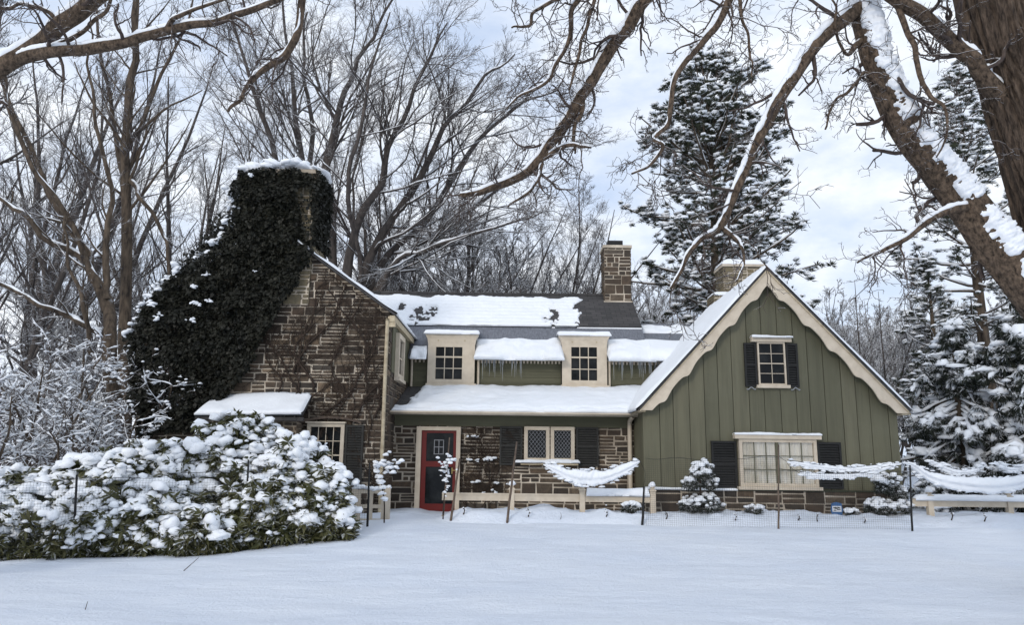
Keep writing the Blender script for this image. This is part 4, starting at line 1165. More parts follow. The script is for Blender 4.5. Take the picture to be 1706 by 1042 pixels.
def proto(seed, Hh, stems, spread, r0, n1, ang, ln, up=0.05, dense=1.0, lean=0.0, rmin=0.006, t0=0.22, lev=4):
    global RNG
    RNG = np.random.default_rng(seed)
    tk, cr = MB(), MB()
    n = 16; P = np.empty((stems, n, 3)); R = np.empty((stems, n))
    for s in range(stems):
        a = RNG.random() * 2 * PI if stems > 1 else 0; e = math.radians(spread) * (0.35 + 0.65 * math.sqrt((s + 0.5) / stems)) if stems > 1 else 0.02
        d = np.array([math.cos(a) * math.sin(e) + lean, math.sin(a) * math.sin(e), math.cos(e)]); d /= np.linalg.norm(d)
        p = np.array([math.cos(a), math.sin(a), 0]) * r0 * (0.7 if stems > 1 else 0); p[2] = -0.3
        L = Hh * RNG.uniform(0.85, 1.05) * (1.0 if stems == 1 else RNG.uniform(0.85, 1))
        for k in range(n):
            P[s, k] = p; d = d + RNG.normal(size=3) * 0.05 + np.array([0, 0, 0.012]); d /= np.linalg.norm(d); p = p + d * L / (n - 1)
        R[s] = 0.82 * r0 * (0.62 if stems > 2 else 0.8 if stems > 1 else 1) * np.linspace(1.1, 0.10, n) ** 0.85
    tubes(tk, P, R, 8)
    side_branches(cr, P, R, n1, ang, ln, up, dense=dense, rmin=rmin, t0=t0, lev=lev, mb1=tk)
    o = bpy.data.objects.new('proto', None)
    a = tk.mesh('trunk'); a.materials.append(M['bark_far']); b_ = cr.mesh('crown'); b_.materials.append(M['twig_white' if Hh == 8 else 'twig_far'])
    return a, b_, Hh


PT = {
    'fan': proto(1, 14, 7, 40, 0.20, 10, (18, 42), 0.36, 0.05),
    'straight': proto(2, 18, 1, 0, 0.24, 32, (25, 55), 0.26, 0.07, 0.85),
    'twin': proto(3, 16, 3, 18, 0.22, 13, (20, 48), 0.32, 0.06, 0.85),
    'small': proto(4, 8, 9, 34, 0.10, 11, (18, 45), 0.36, 0.05, 0.9, rmin=0.009),
    'lean': proto(5, 15, 4, 28, 0.22, 15, (18, 45), 0.36, 0.06, lean=0.25),
    'tall': proto(6, 20, 2, 8, 0.22, 18, (18, 42), 0.27, 0.08, 0.8),
}


def woods(kind, px, Y, ytop, label, name='bare_tree', group=None, spin=None):
    me_t, me_c, Hh = PT[kind]
    p = at(px, 640, Y); g = float(gz(p.x, Y)); top = at(px, ytop, Y).z; s = max((top - g) / (Hh * 0.96), 0.15)
    o = thing(name, label, 'tree', (p.x, Y, g), group)
    for nm, me in (('trunk', me_t), ('crown', me_c)):
        c = bpy.data.objects.new(nm, me); COL.objects.link(c); c.parent = o; ORG[c.name] = ORG[o.name]
    o.scale = (s, s, s); o.rotation_euler = (0, 0, rnd.random() * 6.28 if spin is None else spin)
    return o


LW = ('one of the grey bare trees crowding the woods farther back, left of the ivy chimney', 'bare trees in the left woods')
CW = ('one of the smaller bare trees massed behind the main roof and the square chimney', 'bare trees behind the main roof')
RW = ('one of the small grey bare trees behind the right slope of the green gable', 'bare trees behind the green gable')
for kind, px, Y, yt in (('straight', -70, 26, -160), ('twin', 4, 25, -60), ('twin', 66, 31, -60), ('tall', 130, 33, -60), ('tall', 262, 38, 110),
                        ('tall', 288, 33, 30), ('twin', 330, 33, 120), ('straight', 20, 42, 20), ('tall', 255, 50, 130),
                        ('tall', 90, 44, 60), ('tall', 400, 45, 150), ('tall', 105, 40, 100), ('small', 60, 30, 440), ('small', 250, 32, 420), ('small', 340, 36, 400)):
    woods(kind, px, Y, yt, LW[0], group=LW[1])
for kind, px, Y, yt in (('tall', 712, 36, 190), ('twin', 752, 36, 250), ('fan', 812, 44, 290), ('lean', 870, 40, 320), ('fan', 930, 54, 345), ('small', 800, 36, 380), ('fan', 770, 40, 300), ('fan', 860, 48, 330), ('small', 880, 36, 400), ('small', 930, 42, 410), ('small', 740, 40, 370), ('fan', 690, 44, 260),
                        ('small', 985, 50, 430), ('small', 1010, 58, 445), ('twin', 640, 52, 200), ('small', 1075, 40, 440), ('small', 1120, 46, 450), ('tall', 480, 44, 100), ('small', 690, 38, 330)):
    woods(kind, px, Y, yt, CW[0], group=CW[1])
for kind, px, Y, yt in (('small', 1332, 46, 465), ('small', 1376, 40, 475), ('small', 1520, 46, 470), ('small', 1560, 50, 460), ('small', 1300, 54, 455), ('small', 1410, 58, 480), ('small', 1355, 62, 490), ('small', 1700, 44, 430), ('small', 1480, 60, 490)):
    woods(kind, px, Y, yt, RW[0], group=RW[1])
woods('small', 1436, 31, 452, 'bare tree over the right gable slope, left of its forked neighbour')
woods('small', 1474, 30, 470, 'forked bare tree standing over the right roof slope nearest the snowy spruce')

# trees with traced stems
RNG = np.random.default_rng(77)


def traced_tree(name, label, stems, px, Y, n1, ang, ln, up=0.05, dense=1.0, bark='bark_far', twig='twig_far', snow=False, rmin=0.008, t0=0.2, lev=4, wander=0.09):
    p = at(px, 690, Y); o = thing(name, label, 'tree', (p.x, Y, float(gz(p.x, Y))))
    tk, cr, sn = MB(), MB(), MB()
    for st, n in zip(stems, n1):
        P, R = trace(st, 24, 0.25); R = R * (0.80 if bark == 'bark_far' else 0.9)
        tubes(tk, P, R, 9)
        A, RA = side_branches(cr, P[None], R[None], n, ang, ln, up, dense=dense, rmin=rmin, t0=t0, lev=lev, mb1=tk, wander=wander)
        if snow: snow_on(sn, P[None], R[None], 6, 0.6, 0.7); snow_on(sn, A, RA, 5, 0.6, 0.8)
    obj('trunk', tk, M[bark], o); obj('crown', cr, M[twig], o)
    if snow: obj('snow', sn, M['snow_fine'], o)
    return o


b0 = (560, 700, 30, 46)
traced_tree('spreading_tree', 'great bare tree whose many stems fan out behind the ivy chimney', [
    [b0, (556, 470, 30, 20), (545, 300, 29, 17), (556, 220, 29, 15), (574, 150, 28.5, 12), (604, 90, 28, 9), (640, 30, 28, 6), (690, -40, 28, 3)],
    [b0, (530, 470, 30.5, 15), (500, 260, 31, 12), (492, 170, 31, 10), (482, 90, 31.5, 7), (470, 0, 32, 5), (466, -60, 32, 3)],
    [b0, (540, 450, 31, 14), (520, 300, 32, 12), (515, 180, 32.5, 9), (506, 110, 33, 7), (512, 20, 33, 4)],
    [b0, (580, 430, 29, 20), (628, 310, 28, 15), (642, 258, 28, 13), (682, 170, 27, 9), (722, 90, 27, 6), (745, 38, 27, 3)],
    [b0, (602, 450, 29.5, 20), (690, 305, 29, 15), (738, 222, 28.5, 11), (800, 142, 28, 7), (858, 90, 28, 3)],
    [b0, (622, 460, 30, 18), (705, 368, 30.5, 14), (792, 240, 31, 10), (862, 178, 31, 6), (930, 150, 31, 3)],
    [b0, (640, 465, 30, 14), (742, 380, 31, 11), (822, 322, 32, 8), (900, 262, 33, 6), (962, 235, 33, 3)],
    [b0, (480, 470, 30, 15), (456, 260, 29.5, 12), (428, 160, 29, 9), (398, 70, 29, 6), (372, -20, 29, 3)],
    [b0, (600, 470, 28.5, 12), (575, 330, 27, 10), (600, 230, 26.5, 8), (612, 120, 26, 6), (650, 20, 26, 3)],
    [b0, (640, 462, 29, 12), (700, 420, 28, 10), (770, 400, 27.5, 8), (850, 372, 27, 5), (905, 352, 27, 3)],
], 560, 30, [20, 16, 14, 23, 24, 24, 21, 18, 14, 17], (20, 55), 0.34, 0.04, 1.08, snow=True, rmin=0.0065, wander=0.12)
RNG = np.random.default_rng(78)
traced_tree('forked_tree', 'brown forked tree left of the ivy with long snow lined branches', [
    [(192, 760, 21, 30), (188, 690, 21, 28), (184, 600, 21, 25), (177, 520, 21, 22), (152, 455, 21, 15), (121, 416, 21, 12), (90, 405, 21, 11), (48, 358, 20.5, 9), (0, 334, 20.5, 7), (-60, 290, 20.5, 4)],
    [(180, 560, 21, 12), (140, 540, 20.7, 10), (100, 520, 20.5, 9), (50, 496, 20.3, 8), (0, 470, 20.2, 7), (-60, 440, 20, 5)],
    [(177, 520, 21, 16), (160, 460, 21.2, 14), (132, 400, 21.4, 12), (80, 312, 21.5, 11), (42, 222, 21.6, 9), (12, 150, 21.7, 8), (-10, 80, 21.8, 5)],
    [(178, 500, 21, 14), (172, 430, 21, 12), (180, 330, 21, 9), (168, 220, 20.8, 7), (150, 120, 20.8, 5), (150, 40, 20.8, 3)],
    [(165, 480, 21, 12), (118, 385, 20.8, 11), (66, 290, 20.6, 9), (20, 190, 20.5, 8), (-20, 110, 20.5, 4)],
    [(185, 610, 21, 12), (150, 585, 20.6, 9), (138, 520, 20.4, 8), (112, 440, 20.3, 6), (108, 360, 20.3, 4)],
], 190, 21, [8, 7, 9, 8, 8, 6], (20, 55), 0.24, 0.05, 0.7, 'bark_mid', 'twig_far', True, 0.006)
traced_tree('straight_tree', 'straight brown trunk rising past the top of the picture just left of the ivy', [
    [(206, 760, 23, 24), (207, 600, 23, 22), (209, 430, 23, 20), (213, 300, 23, 18), (218, 180, 23, 16), (222, 80, 23, 13), (228, -20, 23, 10), (232, -140, 23, 5)],
    [(214, 300, 23, 12), (240, 330, 22.6, 8), (262, 380, 22.4, 7), (276, 430, 22.2, 6), (280, 490, 22, 4)],
    [(214, 330, 23, 10), (190, 200, 23.4, 8), (170, 90, 23.6, 6), (160, -20, 23.8, 4)],
    [(216, 250, 23, 10), (250, 150, 23.2, 7), (300, 60, 23.4, 5), (330, -20, 23.5, 3)],
], 206, 23, [22, 6, 10, 10], (22, 55), 0.22, 0.06, 0.7, 'bark_mid', 'twig_far', False, 0.006, t0=0.35)


# ---- conifers
TUFTS = [tuft(30, 0.7, 1.05, 0.13, -10, 75) for _ in range(3)]
DROOPS = [tuft(26, 0.6, 1.1, 0.16, -70, 25, 0.35) for _ in range(3)]


def tufts(mb, lib, T, sx, sz, tilt=0.35):
    n = len(T); k = RNG.integers(0, len(lib), n); Mx = rotz_scale(n, sx, sx, sz, tilt)
    for q, (V, Fa) in enumerate(lib): mb.inst(V, Fa, Mx[k == q], T[k == q])


def pine(label, px, Y, ytop, prof, n_limb, snow_p, seed, trunk_w=26, name='pine_tree', size=0.2, low=0.22, droop=0.0, mat='needle', lib=None, snow_el=1.0, dens=1.0, lean=0, lv=(0.55, 1.15)):
    """prof(f) -> crown radius in metres at height fraction f"""
    global RNG
    RNG = np.random.default_rng(seed)
    lib = lib or TUFTS
    p = at(px, 640, Y); g = float(gz(p.x, Y)); Hh = at(px, ytop, Y).z - g
    o = thing(name, label, 'tree', (p.x, Y, g))
    tk, cr, sn = MB(), MB(), MB()
    n = 22; tz = np.linspace(0, 1, n)
    P = np.stack([p.x + 0.25 * vn(tz * 3, 0 * tz, seed) * tz + lean * tz ** 2, Y + 0 * tz, g - 0.2 + tz * Hh], -1); R = width_r(trunk_w, Y) * np.linspace(1.15, 0.06, n)
    tubes(tk, P, R, 9)
    fz = low + (0.985 - low) * np.sort(RNG.random(n_limb)) ** 0.92
    az = np.arange(n_limb) * 2.4 + RNG.normal(size=n_limb) * 0.5
    L = prof(fz) * RNG.uniform(*lv, n_limb)
    st = np.stack([np.interp(fz, tz, P[:, 0]), np.interp(fz, tz, P[:, 1]), g + fz * Hh], -1)
    el = np.radians(np.interp(fz, [low, 0.55, 1.0], [-12 - droop, 6 - droop, 50 - droop])) + RNG.normal(size=n_limb) * 0.12
    d = np.stack([np.cos(az) * np.cos(el), np.sin(az) * np.cos(el), np.sin(el)], -1)
    m_ = 9; A = np.empty((n_limb, m_, 3)); A[:, 0] = st
    for k in range(1, m_):
        d = unit(d + RNG.normal(size=d.shape) * 0.09 + np.array([0, 0, 0.035 if droop < 10 else -0.05]))
        A[:, k] = A[:, k - 1] + d * (L / (m_ - 1))[:, None]
    RA = np.maximum(0.045 * L / 3, 0.016)[:, None] * np.linspace(1.3, 0.4, m_)[None]
    tubes(tk, A, RA, 5)
    cnt = np.maximum((L * 3.4 * dens).astype(int), 3)
    B, RB, tb = grow(A, RA, cnt, 0.18, 1.0, 30, 70, lambda pl, t: 0.20 + pl * 0.30 * (1.15 - t), 5, 0.12, (0, 0, 0.04 if droop < 10 else -0.10), 0.6, 0.4, flat=0.75, rmin=0.008)
    tubes(tk, B, RB, 3)
    snow_on(sn, A, RA, 4, 0.6, 0.9, minr=0.02)
    # needle clumps along the twigs and at their ends
    T = [B[:, k] for k in (2, 3, 4)] + [A[:, -1]]
    T = np.concatenate(T); T = T + RNG.normal(size=T.shape) * 0.06
    s = size * RNG.uniform(0.7, 1.3, len(T))
    tufts(cr, lib, T, s, s * (0.8 if droop < 10 else 0.9))
    if droop > 10:
        k_ = RNG.random(len(B)) < snow_p
        snow_on(sn, B[k_], np.full(B[k_].shape[:2], 0.105) * RNG.uniform(0.5, 1.3, (k_.sum(), 1)), 6, 0.5, 0.95, jitter=0.3, maxtz=1.1)
        snow_on(sn, A, np.full(A.shape[:2], 0.05), 6, 0.5, 0.9, jitter=0.3, maxtz=1.1)
        snow_p = 0.10
    sel = RNG.random(len(T)) < snow_p
    q = T[sel] + np.array([0, 0, 1.0]) * (s[sel] * 0.42)[:, None]
    blobs(sn, q, s[sel] * 0.75 * snow_el, s[sel] * 0.60, s[sel] * 0.26 * snow_el ** 0.5, low=True)
    obj('trunk', tk, M['bark_mid'], o); obj('crown', cr, M[mat], o); obj('snow', sn, M['snow_fine'], o)
    return o


def prof1(f):
    return np.interp(f, [0.30, 0.40, 0.50, 0.58, 0.66, 0.74, 0.82, 0.90, 0.95, 1.0], [2.2, 3.1, 3.4, 3.5, 3.2, 2.9, 2.5, 2.0, 1.4, 0.6])


pine('tall snowy pine standing behind the roof between the square chimney and the green gable', 1197, 26, 116, lambda f: prof1(f) * 1.04, 150, 0.58, 21, 24, low=0.30, size=0.225, dens=0.92, lv=(0.66, 1.12))
pine('tall snowy pine half hidden behind the big trunk at the right', 1648, 29, 112, lambda f: np.interp(f, [0.2, 0.5, 0.7, 0.9, 1.0], [3.4, 3.2, 2.5, 1.2, 0.25]), 100, 0.6, 22, 24, low=0.2, size=0.21, dens=0.85)
pine('low dark pine showing over the right eave of the green gable', 1560, 27, 430, lambda f: np.interp(f, [0.1, 0.5, 1.0], [1.9, 1.5, 0.2]), 80, 0.55, 25, 18, low=0.1, size=0.2)
pine('drooping spruce weighed down by thick snow right of the green gable', 1596, 20.5, 545, lambda f: np.interp(f, [0.08, 0.3, 0.6, 1.0], [2.3, 2.1, 1.4, 0.2]), 95, 0.95, 23, 20, 'spruce_tree', 0.22, 0.1, 24, 'spruce', DROOPS, 1.6)
pine('dark snowy spruce at the far right edge behind the fence', 1728, 19, 490, lambda f: np.interp(f, [0.08, 0.3, 0.6, 1.0], [2.2, 2.0, 1.4, 0.2]), 95, 0.7, 24, 20, 'spruce_tree', 0.24, 0.1, 24, 'spruce', DROOPS, 1.5)
# ================================================================== PLANTS ON AND BY THE HOUSE, FENCES, NETS
RNG = np.random.default_rng(101)


def ground_at(px, py):
    lo, hi = 4.0, 30.0
    for _ in range(40):
        m_ = (lo + hi) / 2; p = at(px, py, m_)
        if p.z > float(gz(p.x, m_)): lo = m_
        else: hi = m_
    return at(px, py, lo)


def inpoly(x, y, poly):
    r = np.zeros(len(x), bool)
    for i in range(len(poly)):
        x0, y0 = poly[i]; x1, y1 = poly[i - 1]
        c = ((y0 > y) != (y1 > y)) & (x < (x1 - x0) * (y - y0) / ((y1 - y0) or 1e-9) + x0)
        r ^= c
    return r


# ---- ivy
IV = [(398, 290), (420, 279), (470, 277), (515, 283), (529, 298), (530, 350), (527, 396), (520, 406), (512, 428), (500, 452), (484, 488), (468, 515), (450, 545), (432, 580), (404, 626), (376, 662), (346, 692), (322, 716), (236, 722), (222, 680), (218, 630), (212, 590), (222, 558), (240, 512), (268, 474), (300, 450), (332, 430), (356, 408), (374, 388), (388, 350), (386, 322)]
ivy = thing('ivy', 'thick dark evergreen ivy smothering the broad chimney and the left half of the stone gable', 'ivy', at(300, 860, 17.0)[:])
LEAF = np.array([[0, 0, 0], [0.42, -0.02, -0.28], [0.30, -0.06, -0.72], [0, -0.10, -1.05], [-0.30, -0.06, -0.72], [-0.42, -0.02, -0.28]]); LF = np.array([[0, 1, 2, 3], [0, 3, 4, 5]])
IW = [(at(x, y, 17.0).x, at(x, y, 17.0).z) for x, y in IV]
n = 70000; xx = RNG.uniform(-9.2, -4.2, n); zz = RNG.uniform(1.6, 8.7, n)
jx = 0.16 * fbm(xx * 4, zz * 4, 7); jz = 0.16 * fbm(xx * 4, zz * 4, 8)
hole = [(at(x, y, 17.0).x, at(x, y, 17.0).z) for x, y in ((494, 314), (518, 304), (522, 395), (508, 400), (500, 350))]
s = inpoly(xx + jx, zz + jz, IW) & (~inpoly(xx, zz, hole) | (RNG.random(n) < 0.12)); xx, zz = xx[s], zz[s]
bul = np.clip(0.20 + 0.26 * fbm(xx * 2.6, zz * 2.6, 17, 4), 0.02, 0.6)
yy = 17.12 - bul * RNG.random(len(xx)) ** 0.35
# round the side and over the back of the stack
k1 = 2600; sx = np.concatenate([RNG.uniform(-4.75, -4.62, k1), RNG.uniform(-6.62, -6.45, k1)]); sy = RNG.uniform(17.0, 18.4, 2 * k1)
sz = np.concatenate([RNG.uniform(6.5, 8.3, k1), RNG.uniform(6.6, 8.3, k1)])
LP = np.concatenate([np.stack([xx, yy, zz], -1), np.stack([sx, sy, sz], -1)])
# the overgrown left roof edge
k2 = 5000; t = RNG.random(k2); e0, e1 = at(388, 350, 17.3), at(224, 560, 17.3)
LP = np.concatenate([LP, np.stack([e0.x + (e1.x - e0.x) * t + RNG.normal(size=k2) * 0.12, RNG.uniform(17.0, 18.2, k2), e0.z + (e1.z - e0.z) * t - 0.10 + RNG.normal(size=k2) * 0.10 + 0.12 * vn(t * 14, 0 * t, 3)], -1)])
mb = MB(); nl = len(LP); sc = 0.042 + 0.075 * RNG.random(nl) ** 1.8
a = RNG.normal(size=nl) * 0.7; b_ = RNG.normal(size=nl) * 0.55 - 0.2; c = RNG.normal(size=nl) * 0.6
ca, sa = np.cos(a), np.sin(a); cb, sb = np.cos(b_), np.sin(b_); cc, sc_ = np.cos(c), np.sin(c); z0 = np.zeros(nl); o1 = np.ones(nl)
st3 = lambda *r: np.stack([np.stack(q, -1) for q in r], 1)
Mz = st3((ca, -sa, z0), (sa, ca, z0), (z0, z0, o1)); Mx_ = st3((o1, z0, z0), (z0, cb, -sb), (z0, sb, cb)); My = st3((cc, z0, sc_), (z0, o1, z0), (-sc_, z0, cc))
mb.inst(LEAF, LF, (Mz @ Mx_ @ My) * sc[:, None, None], LP)
obj('leaves', mb, M['ivy'], ivy)
mb = MB()
edge = [(396, 300), (388, 330), (388, 352), (374, 388), (356, 408), (332, 430), (300, 450), (268, 474), (240, 512), (222, 558), (212, 592)]
ed = catmull([at(x, y, 17.2)[:] for x, y in edge], 80)
for i in range(330):
    p = ed[int(RNG.random() * 79)] + np.array([RNG.normal() * 0.09 + 0.05, RNG.uniform(-0.25, 0.7), RNG.normal() * 0.06 - 0.02])
    s = RNG.uniform(0.025, 0.10); blobs(mb, p[None], np.array([s * 1.2]), np.array([s]), np.array([s * 0.75]), tilt=0.6)
for x, y, w_ in ((322, 476, 7), (352, 502, 7), (328, 506, 9), (344, 458, 5), (262, 528, 9), (318, 534, 7), (420, 292, 6), (255, 505, 10), (300, 628, 3), (424, 452, 3)):
    for q in range(7):
        p = at(x + RNG.normal() * w_ * 0.6, y + RNG.normal() * w_ * 0.25, 16.78); s = w_ * 0.0135 * RNG.uniform(0.2, 0.55)
        blobs(mb, np.array([p[:]]), np.array([s]), np.array([s]), np.array([s * 0.6]))
for i in range(70):
    p = np.array([RNG.uniform(-6.6, -4.72), RNG.uniform(17.0, 17.5), 0]); p[2] = 8.34 + 0.10 * math.sin(p[0] * 2.2 + 1) + RNG.normal() * 0.03
    s = RNG.uniform(0.07, 0.18); blobs(mb, p[None], np.array([s * 1.3]), np.array([s]), np.array([s * 0.55]))
obj('snow', mb, M['snow_fine'], ivy)


# ---- bare creepers on the stone
def creeper(label, starts, Y, dirs, L, zmax, n1, xr, r0=0.016):
    p0 = starts[0]; o = thing('climbing_vine', label, 'vine', (p0[0], Y, p0[1]))
    P = []
    for (x, z), d in zip(starts, dirs):
        q = np.array([x, Y, z]); v = np.array([math.sin(d), 0, math.cos(d)]); row = [q]
        for k in range(21):
            v = unit(v + np.array([RNG.normal() * 0.28, 0, RNG.normal() * 0.18 + 0.06])); q = q + v * L / 21; row.append(q)
        P.append(row)
    P = np.array(P); R = r0 * np.linspace(1, 0.4, 22)[None] * RNG.uniform(0.7, 1.2, len(P))[:, None]
    A, RA, _ = grow(P, R, n1, 0.05, 1, 25, 80, lambda pl, t: 0.38 * pl * (1.1 - 0.5 * t), 10, 0.30, (0, 0, 0.05), 0.6, 0.4, rmin=0.006)
    B, RB, _ = grow(A, RA, 5, 0.1, 1, 25, 75, lambda pl, t: 0.5 * pl, 6, 0.35, (0, 0, 0.02), 0.7, 0.5, rmin=0.0045)
    C, RC, _ = grow(B, RB, 1, 0.1, 1, 25, 75, lambda pl, t: 0.5 * pl, 4, 0.35, (0, 0, 0.0), 0.7, 0.5, rmin=0.004)
    m1, m2 = MB(), MB()
    for mbx, (a_, r_), k in ((m1, (P, R), 6), (m1, (A, RA), 5), (m2, (B, RB), 4), (m2, (C, RC), 3)):
        a_ = a_.copy(); a_[..., 1] = Y - 0.02 - 0.03 * np.abs(np.sin(a_[..., 0] * 9 + a_[..., 2] * 7))
        a_[..., 0] = np.clip(a_[..., 0], *xr); a_[..., 2] = np.clip(a_[..., 2], 0.1, None)
        lim = zmax(a_[..., 0]); a_[..., 2] = np.minimum(a_[..., 2], lim - 0.02 * RNG.random(a_.shape[:2]))
        tubes(mbx, a_, r_, k)
    obj('stem', m1, M['vine'], o); obj('twigs', m2, M['vine'], o)


gl = lambda x: LZ - 0.12 - 0.725 * np.abs(x - LA)
creeper('web of leafless brown vines spreading over the left stone gable above the tall window', [(-5.3, 2.9), (-4.9, 2.9), (-4.6, 2.5), (-4.3, 2.45), (-3.9, 2.5), (-3.5, 2.4), (-3.2, 0.4), (-3.05, 0.3), (-3.2, 1.8), (-4.75, 0.5), (-4.5, 3.0), (-3.8, 3.0), (-3.1, 2.4), (-3.3, 3.2), (-4.2, 3.6), (-5.0, 3.4)], YL - 0.02,
        [0.35, 0.2, -0.3, 0.3, -0.15, 0.1, -0.05, 0.05, -0.4, 0.02, 0.25, -0.1, -0.1, -0.3, 0.5, 0.4], 3.0, gl, 11, (-6.6, LX1 - 0.02), 0.027)
creeper('leafless vine clinging to the porch wall between the red door and the leaded window', [(-1.0, 0.3), (-0.8, 0.3), (-0.6, 0.3), (-0.45, 0.3), (-0.32, 0.4)], YW - 0.03, [0.05, -0.1, 0.1, 0.0, -0.1], 2.1, lambda x: 2.26 + 0 * x, 18, (-1.18, 0.2), 0.016)
mb = MB(); snp = [(x, z) for x, z in ((-1.02, 1.50), (-0.85, 1.48), (-0.62, 1.52), (-0.5, 1.5), (-0.42, 1.53), (-0.75, 1.0), (-0.9, 2.05), (-0.3, 0.95))]
T = np.array([(x, YW - 0.10, z) for x, z in snp]); T = np.repeat(T, 5, 0) + RNG.normal(size=(5 * len(T), 3)) * np.array([0.07, 0.01, 0.015]); s = RNG.uniform(0.02, 0.05, len(T)); blobs(mb, T, s * 1.5, s * 0.7, s * 0.7)
obj('snow', mb, M['snow_fine'], bpy.data.objects['climbing_vine.001'])

# ---- the bank of snow laden rhododendrons
RH = [tuft(14, 0.8, 1.25, 0.34, -60, 25, 0.18) for _ in range(5)]


def shrub(label, px, Y, ytop, halfw, snowy_, n, seed, name='rhododendron', cat='shrub', leaf=0.16, mat='rhodo', lib=RH, capsize=1.0):
    global RNG
    RNG = np.random.default_rng(seed)
    p = at(px, 850, Y); g = float(gz(p.x, Y)); h = at(px, ytop, Y).z - g; rx = halfw * Y / F
    o = thing(name, label, cat, (p.x, Y, g))
    # points over the mound, densest at its skin
    u = RNG.normal(size=(n, 3)); u[:, 2] = np.abs(u[:, 2]) * 1.0; u[:, 1] -= 0.35; u = unit(u)
    rad = (0.78 + 0.22 * RNG.random(n) ** 0.6) * (1 + 0.34 * fbm(u[:, 0] * 2.2 + seed, u[:, 2] * 2.2 + u[:, 1] * 1.5, seed))
    T = np.array([p.x, Y, g]) + u * rad[:, None] * np.array([rx, rx * 0.85, h * 0.97])
    T[:, 2] = np.maximum(T[:, 2], gz(T[:, 0], T[:, 1]) + 0.06)
    s = leaf * RNG.uniform(0.7, 1.3, n)
    lf, sn, tw = MB(), MB(), MB()
    tufts(lf, lib, T, s, s, 0.5)
    # sprays of leaves standing out over the snow
    ov = RNG.random(n) < 0.20; out_ = u[ov] * np.array([0.05, 0.10, 0.03]) + np.array([0, -0.05, 0.05])
    tufts(lf, lib, T[ov] + out_, s[ov] * 0.95, s[ov] * 0.95, 0.7)
    # stems from the base
    ns = 60; q = T[RNG.integers(0, n, ns)]; b0_ = np.array([p.x, Y, g - 0.05]) + RNG.normal(size=(ns, 3)) * np.array([0.3 * rx, 0.2 * rx, 0])
    tt = np.linspace(0, 1, 7)[None, :, None]; mid = (b0_ + q) / 2 + RNG.normal(size=(ns, 3)) * 0.08
    SP = (1 - tt) ** 2 * b0_[:, None] + 2 * tt * (1 - tt) * mid[:, None] + tt ** 2 * q[:, None]
    tubes(tw, SP, np.tile(np.linspace(0.016, 0.006, 7), (ns, 1)), 4)
    up = np.clip(u[:, 2], 0, 1); pr = snowy_ * sstep(-0.15, 0.55, up + 0.55 * fbm(T[:, 0] * 1.3, T[:, 2] * 1.3 + T[:, 1], seed + 5))
    sel = RNG.random(n) < pr * 0.74; m_ = sel.sum(); amt = RNG.uniform(0.5, 1.15, m_) * capsize
    for q in range(4):
        use = RNG.random(m_) < (1, 0.9, 0.8, 0.6)[q]
        off = RNG.normal(size=(m_, 3)) * np.array([0.55, 0.55, 0.12]) * (0 if q == 0 else 1)
        c = s[sel] * amt * RNG.uniform(0.36, 0.74, m_) * (1.1 if q == 0 else 0.9)
        Q = T[sel] + off * s[sel][:, None] + np.array([0, 0, 1]) * (s[sel] * (0.22 - 0.2 * np.abs(off[:, 0])))[:, None]
        blobs(sn, Q[use], c[use] * 1.0, c[use] * 0.85, c[use] * RNG.uniform(0.5, 0.85, use.sum()), tilt=0.4)
    sel2 = RNG.random(n) < pr * 0.6; c = s[sel2] * RNG.uniform(0.15, 0.38, sel2.sum()) * capsize
    blobs(sn, T[sel2] + RNG.normal(size=(sel2.sum(), 3)) * 0.07 + np.array([0, 0, 0.02]), c * 1.3, c, c * 0.7, low=True, tilt=0.5)
    obj('stems', tw, M['vine'], o); obj('leaves', lf, M[mat], o); obj('snow', sn, M['snow_fine'], o)
    return o


for i, (lb, px, Y, yt, hw, sw_, n) in enumerate((
    ('tall snow heaped rhododendron under the little pent roof', 392, 13.9, 703, 100, 0.85, 620),
    ('snow heaped rhododendron just left of the tallest one, below the ivy', 290, 13.7, 716, 95, 0.95, 560),
    ('snow covered rhododendron in front of the tall arched window', 486, 13.7, 732, 85, 0.9, 520),
    ('broad snow covered rhododendron left of the ivy, behind the black stake', 178, 13.2, 742, 95, 0.95, 560),
    ('low snow covered rhododendron at the left edge of the picture', 48, 12.7, 792, 105, 0.95, 520),
    ('small rounded rhododendron with bare green leaves beside the cream gate', 538, 13.4, 774, 46, 0.6, 360),
    ('front rhododendron showing dark green leaves below the tall one', 432, 13.0, 800, 90, 0.35, 520),
    ('front rhododendron with a ragged snow blanket, right of the black stake', 250, 12.5, 812, 100, 0.75, 520),
    ('front rhododendron around the foot of the black stake', 130, 12.2, 828, 85, 0.8, 460),
    ('front rhododendron cut by the left edge of the picture', 10, 11.9, 842, 80, 0.75, 420),
    ('leafy front rhododendron between the gate and the tall one', 520, 13.0, 828, 70, 0.4, 400),
    ('low leafy rhododendron bulging onto the lawn', 345, 12.4, 852, 80, 0.45, 380),
)):
    shrub(lb, px, Y, yt, hw, sw_, n, 300 + i, capsize=1.3 if i < 5 else 1.1)
shrub('small snow mound of leaves spilling on the lawn below the rhododendron bank', 318, 11.9, 884, 34, 1.0, 110, 330, leaf=0.12)

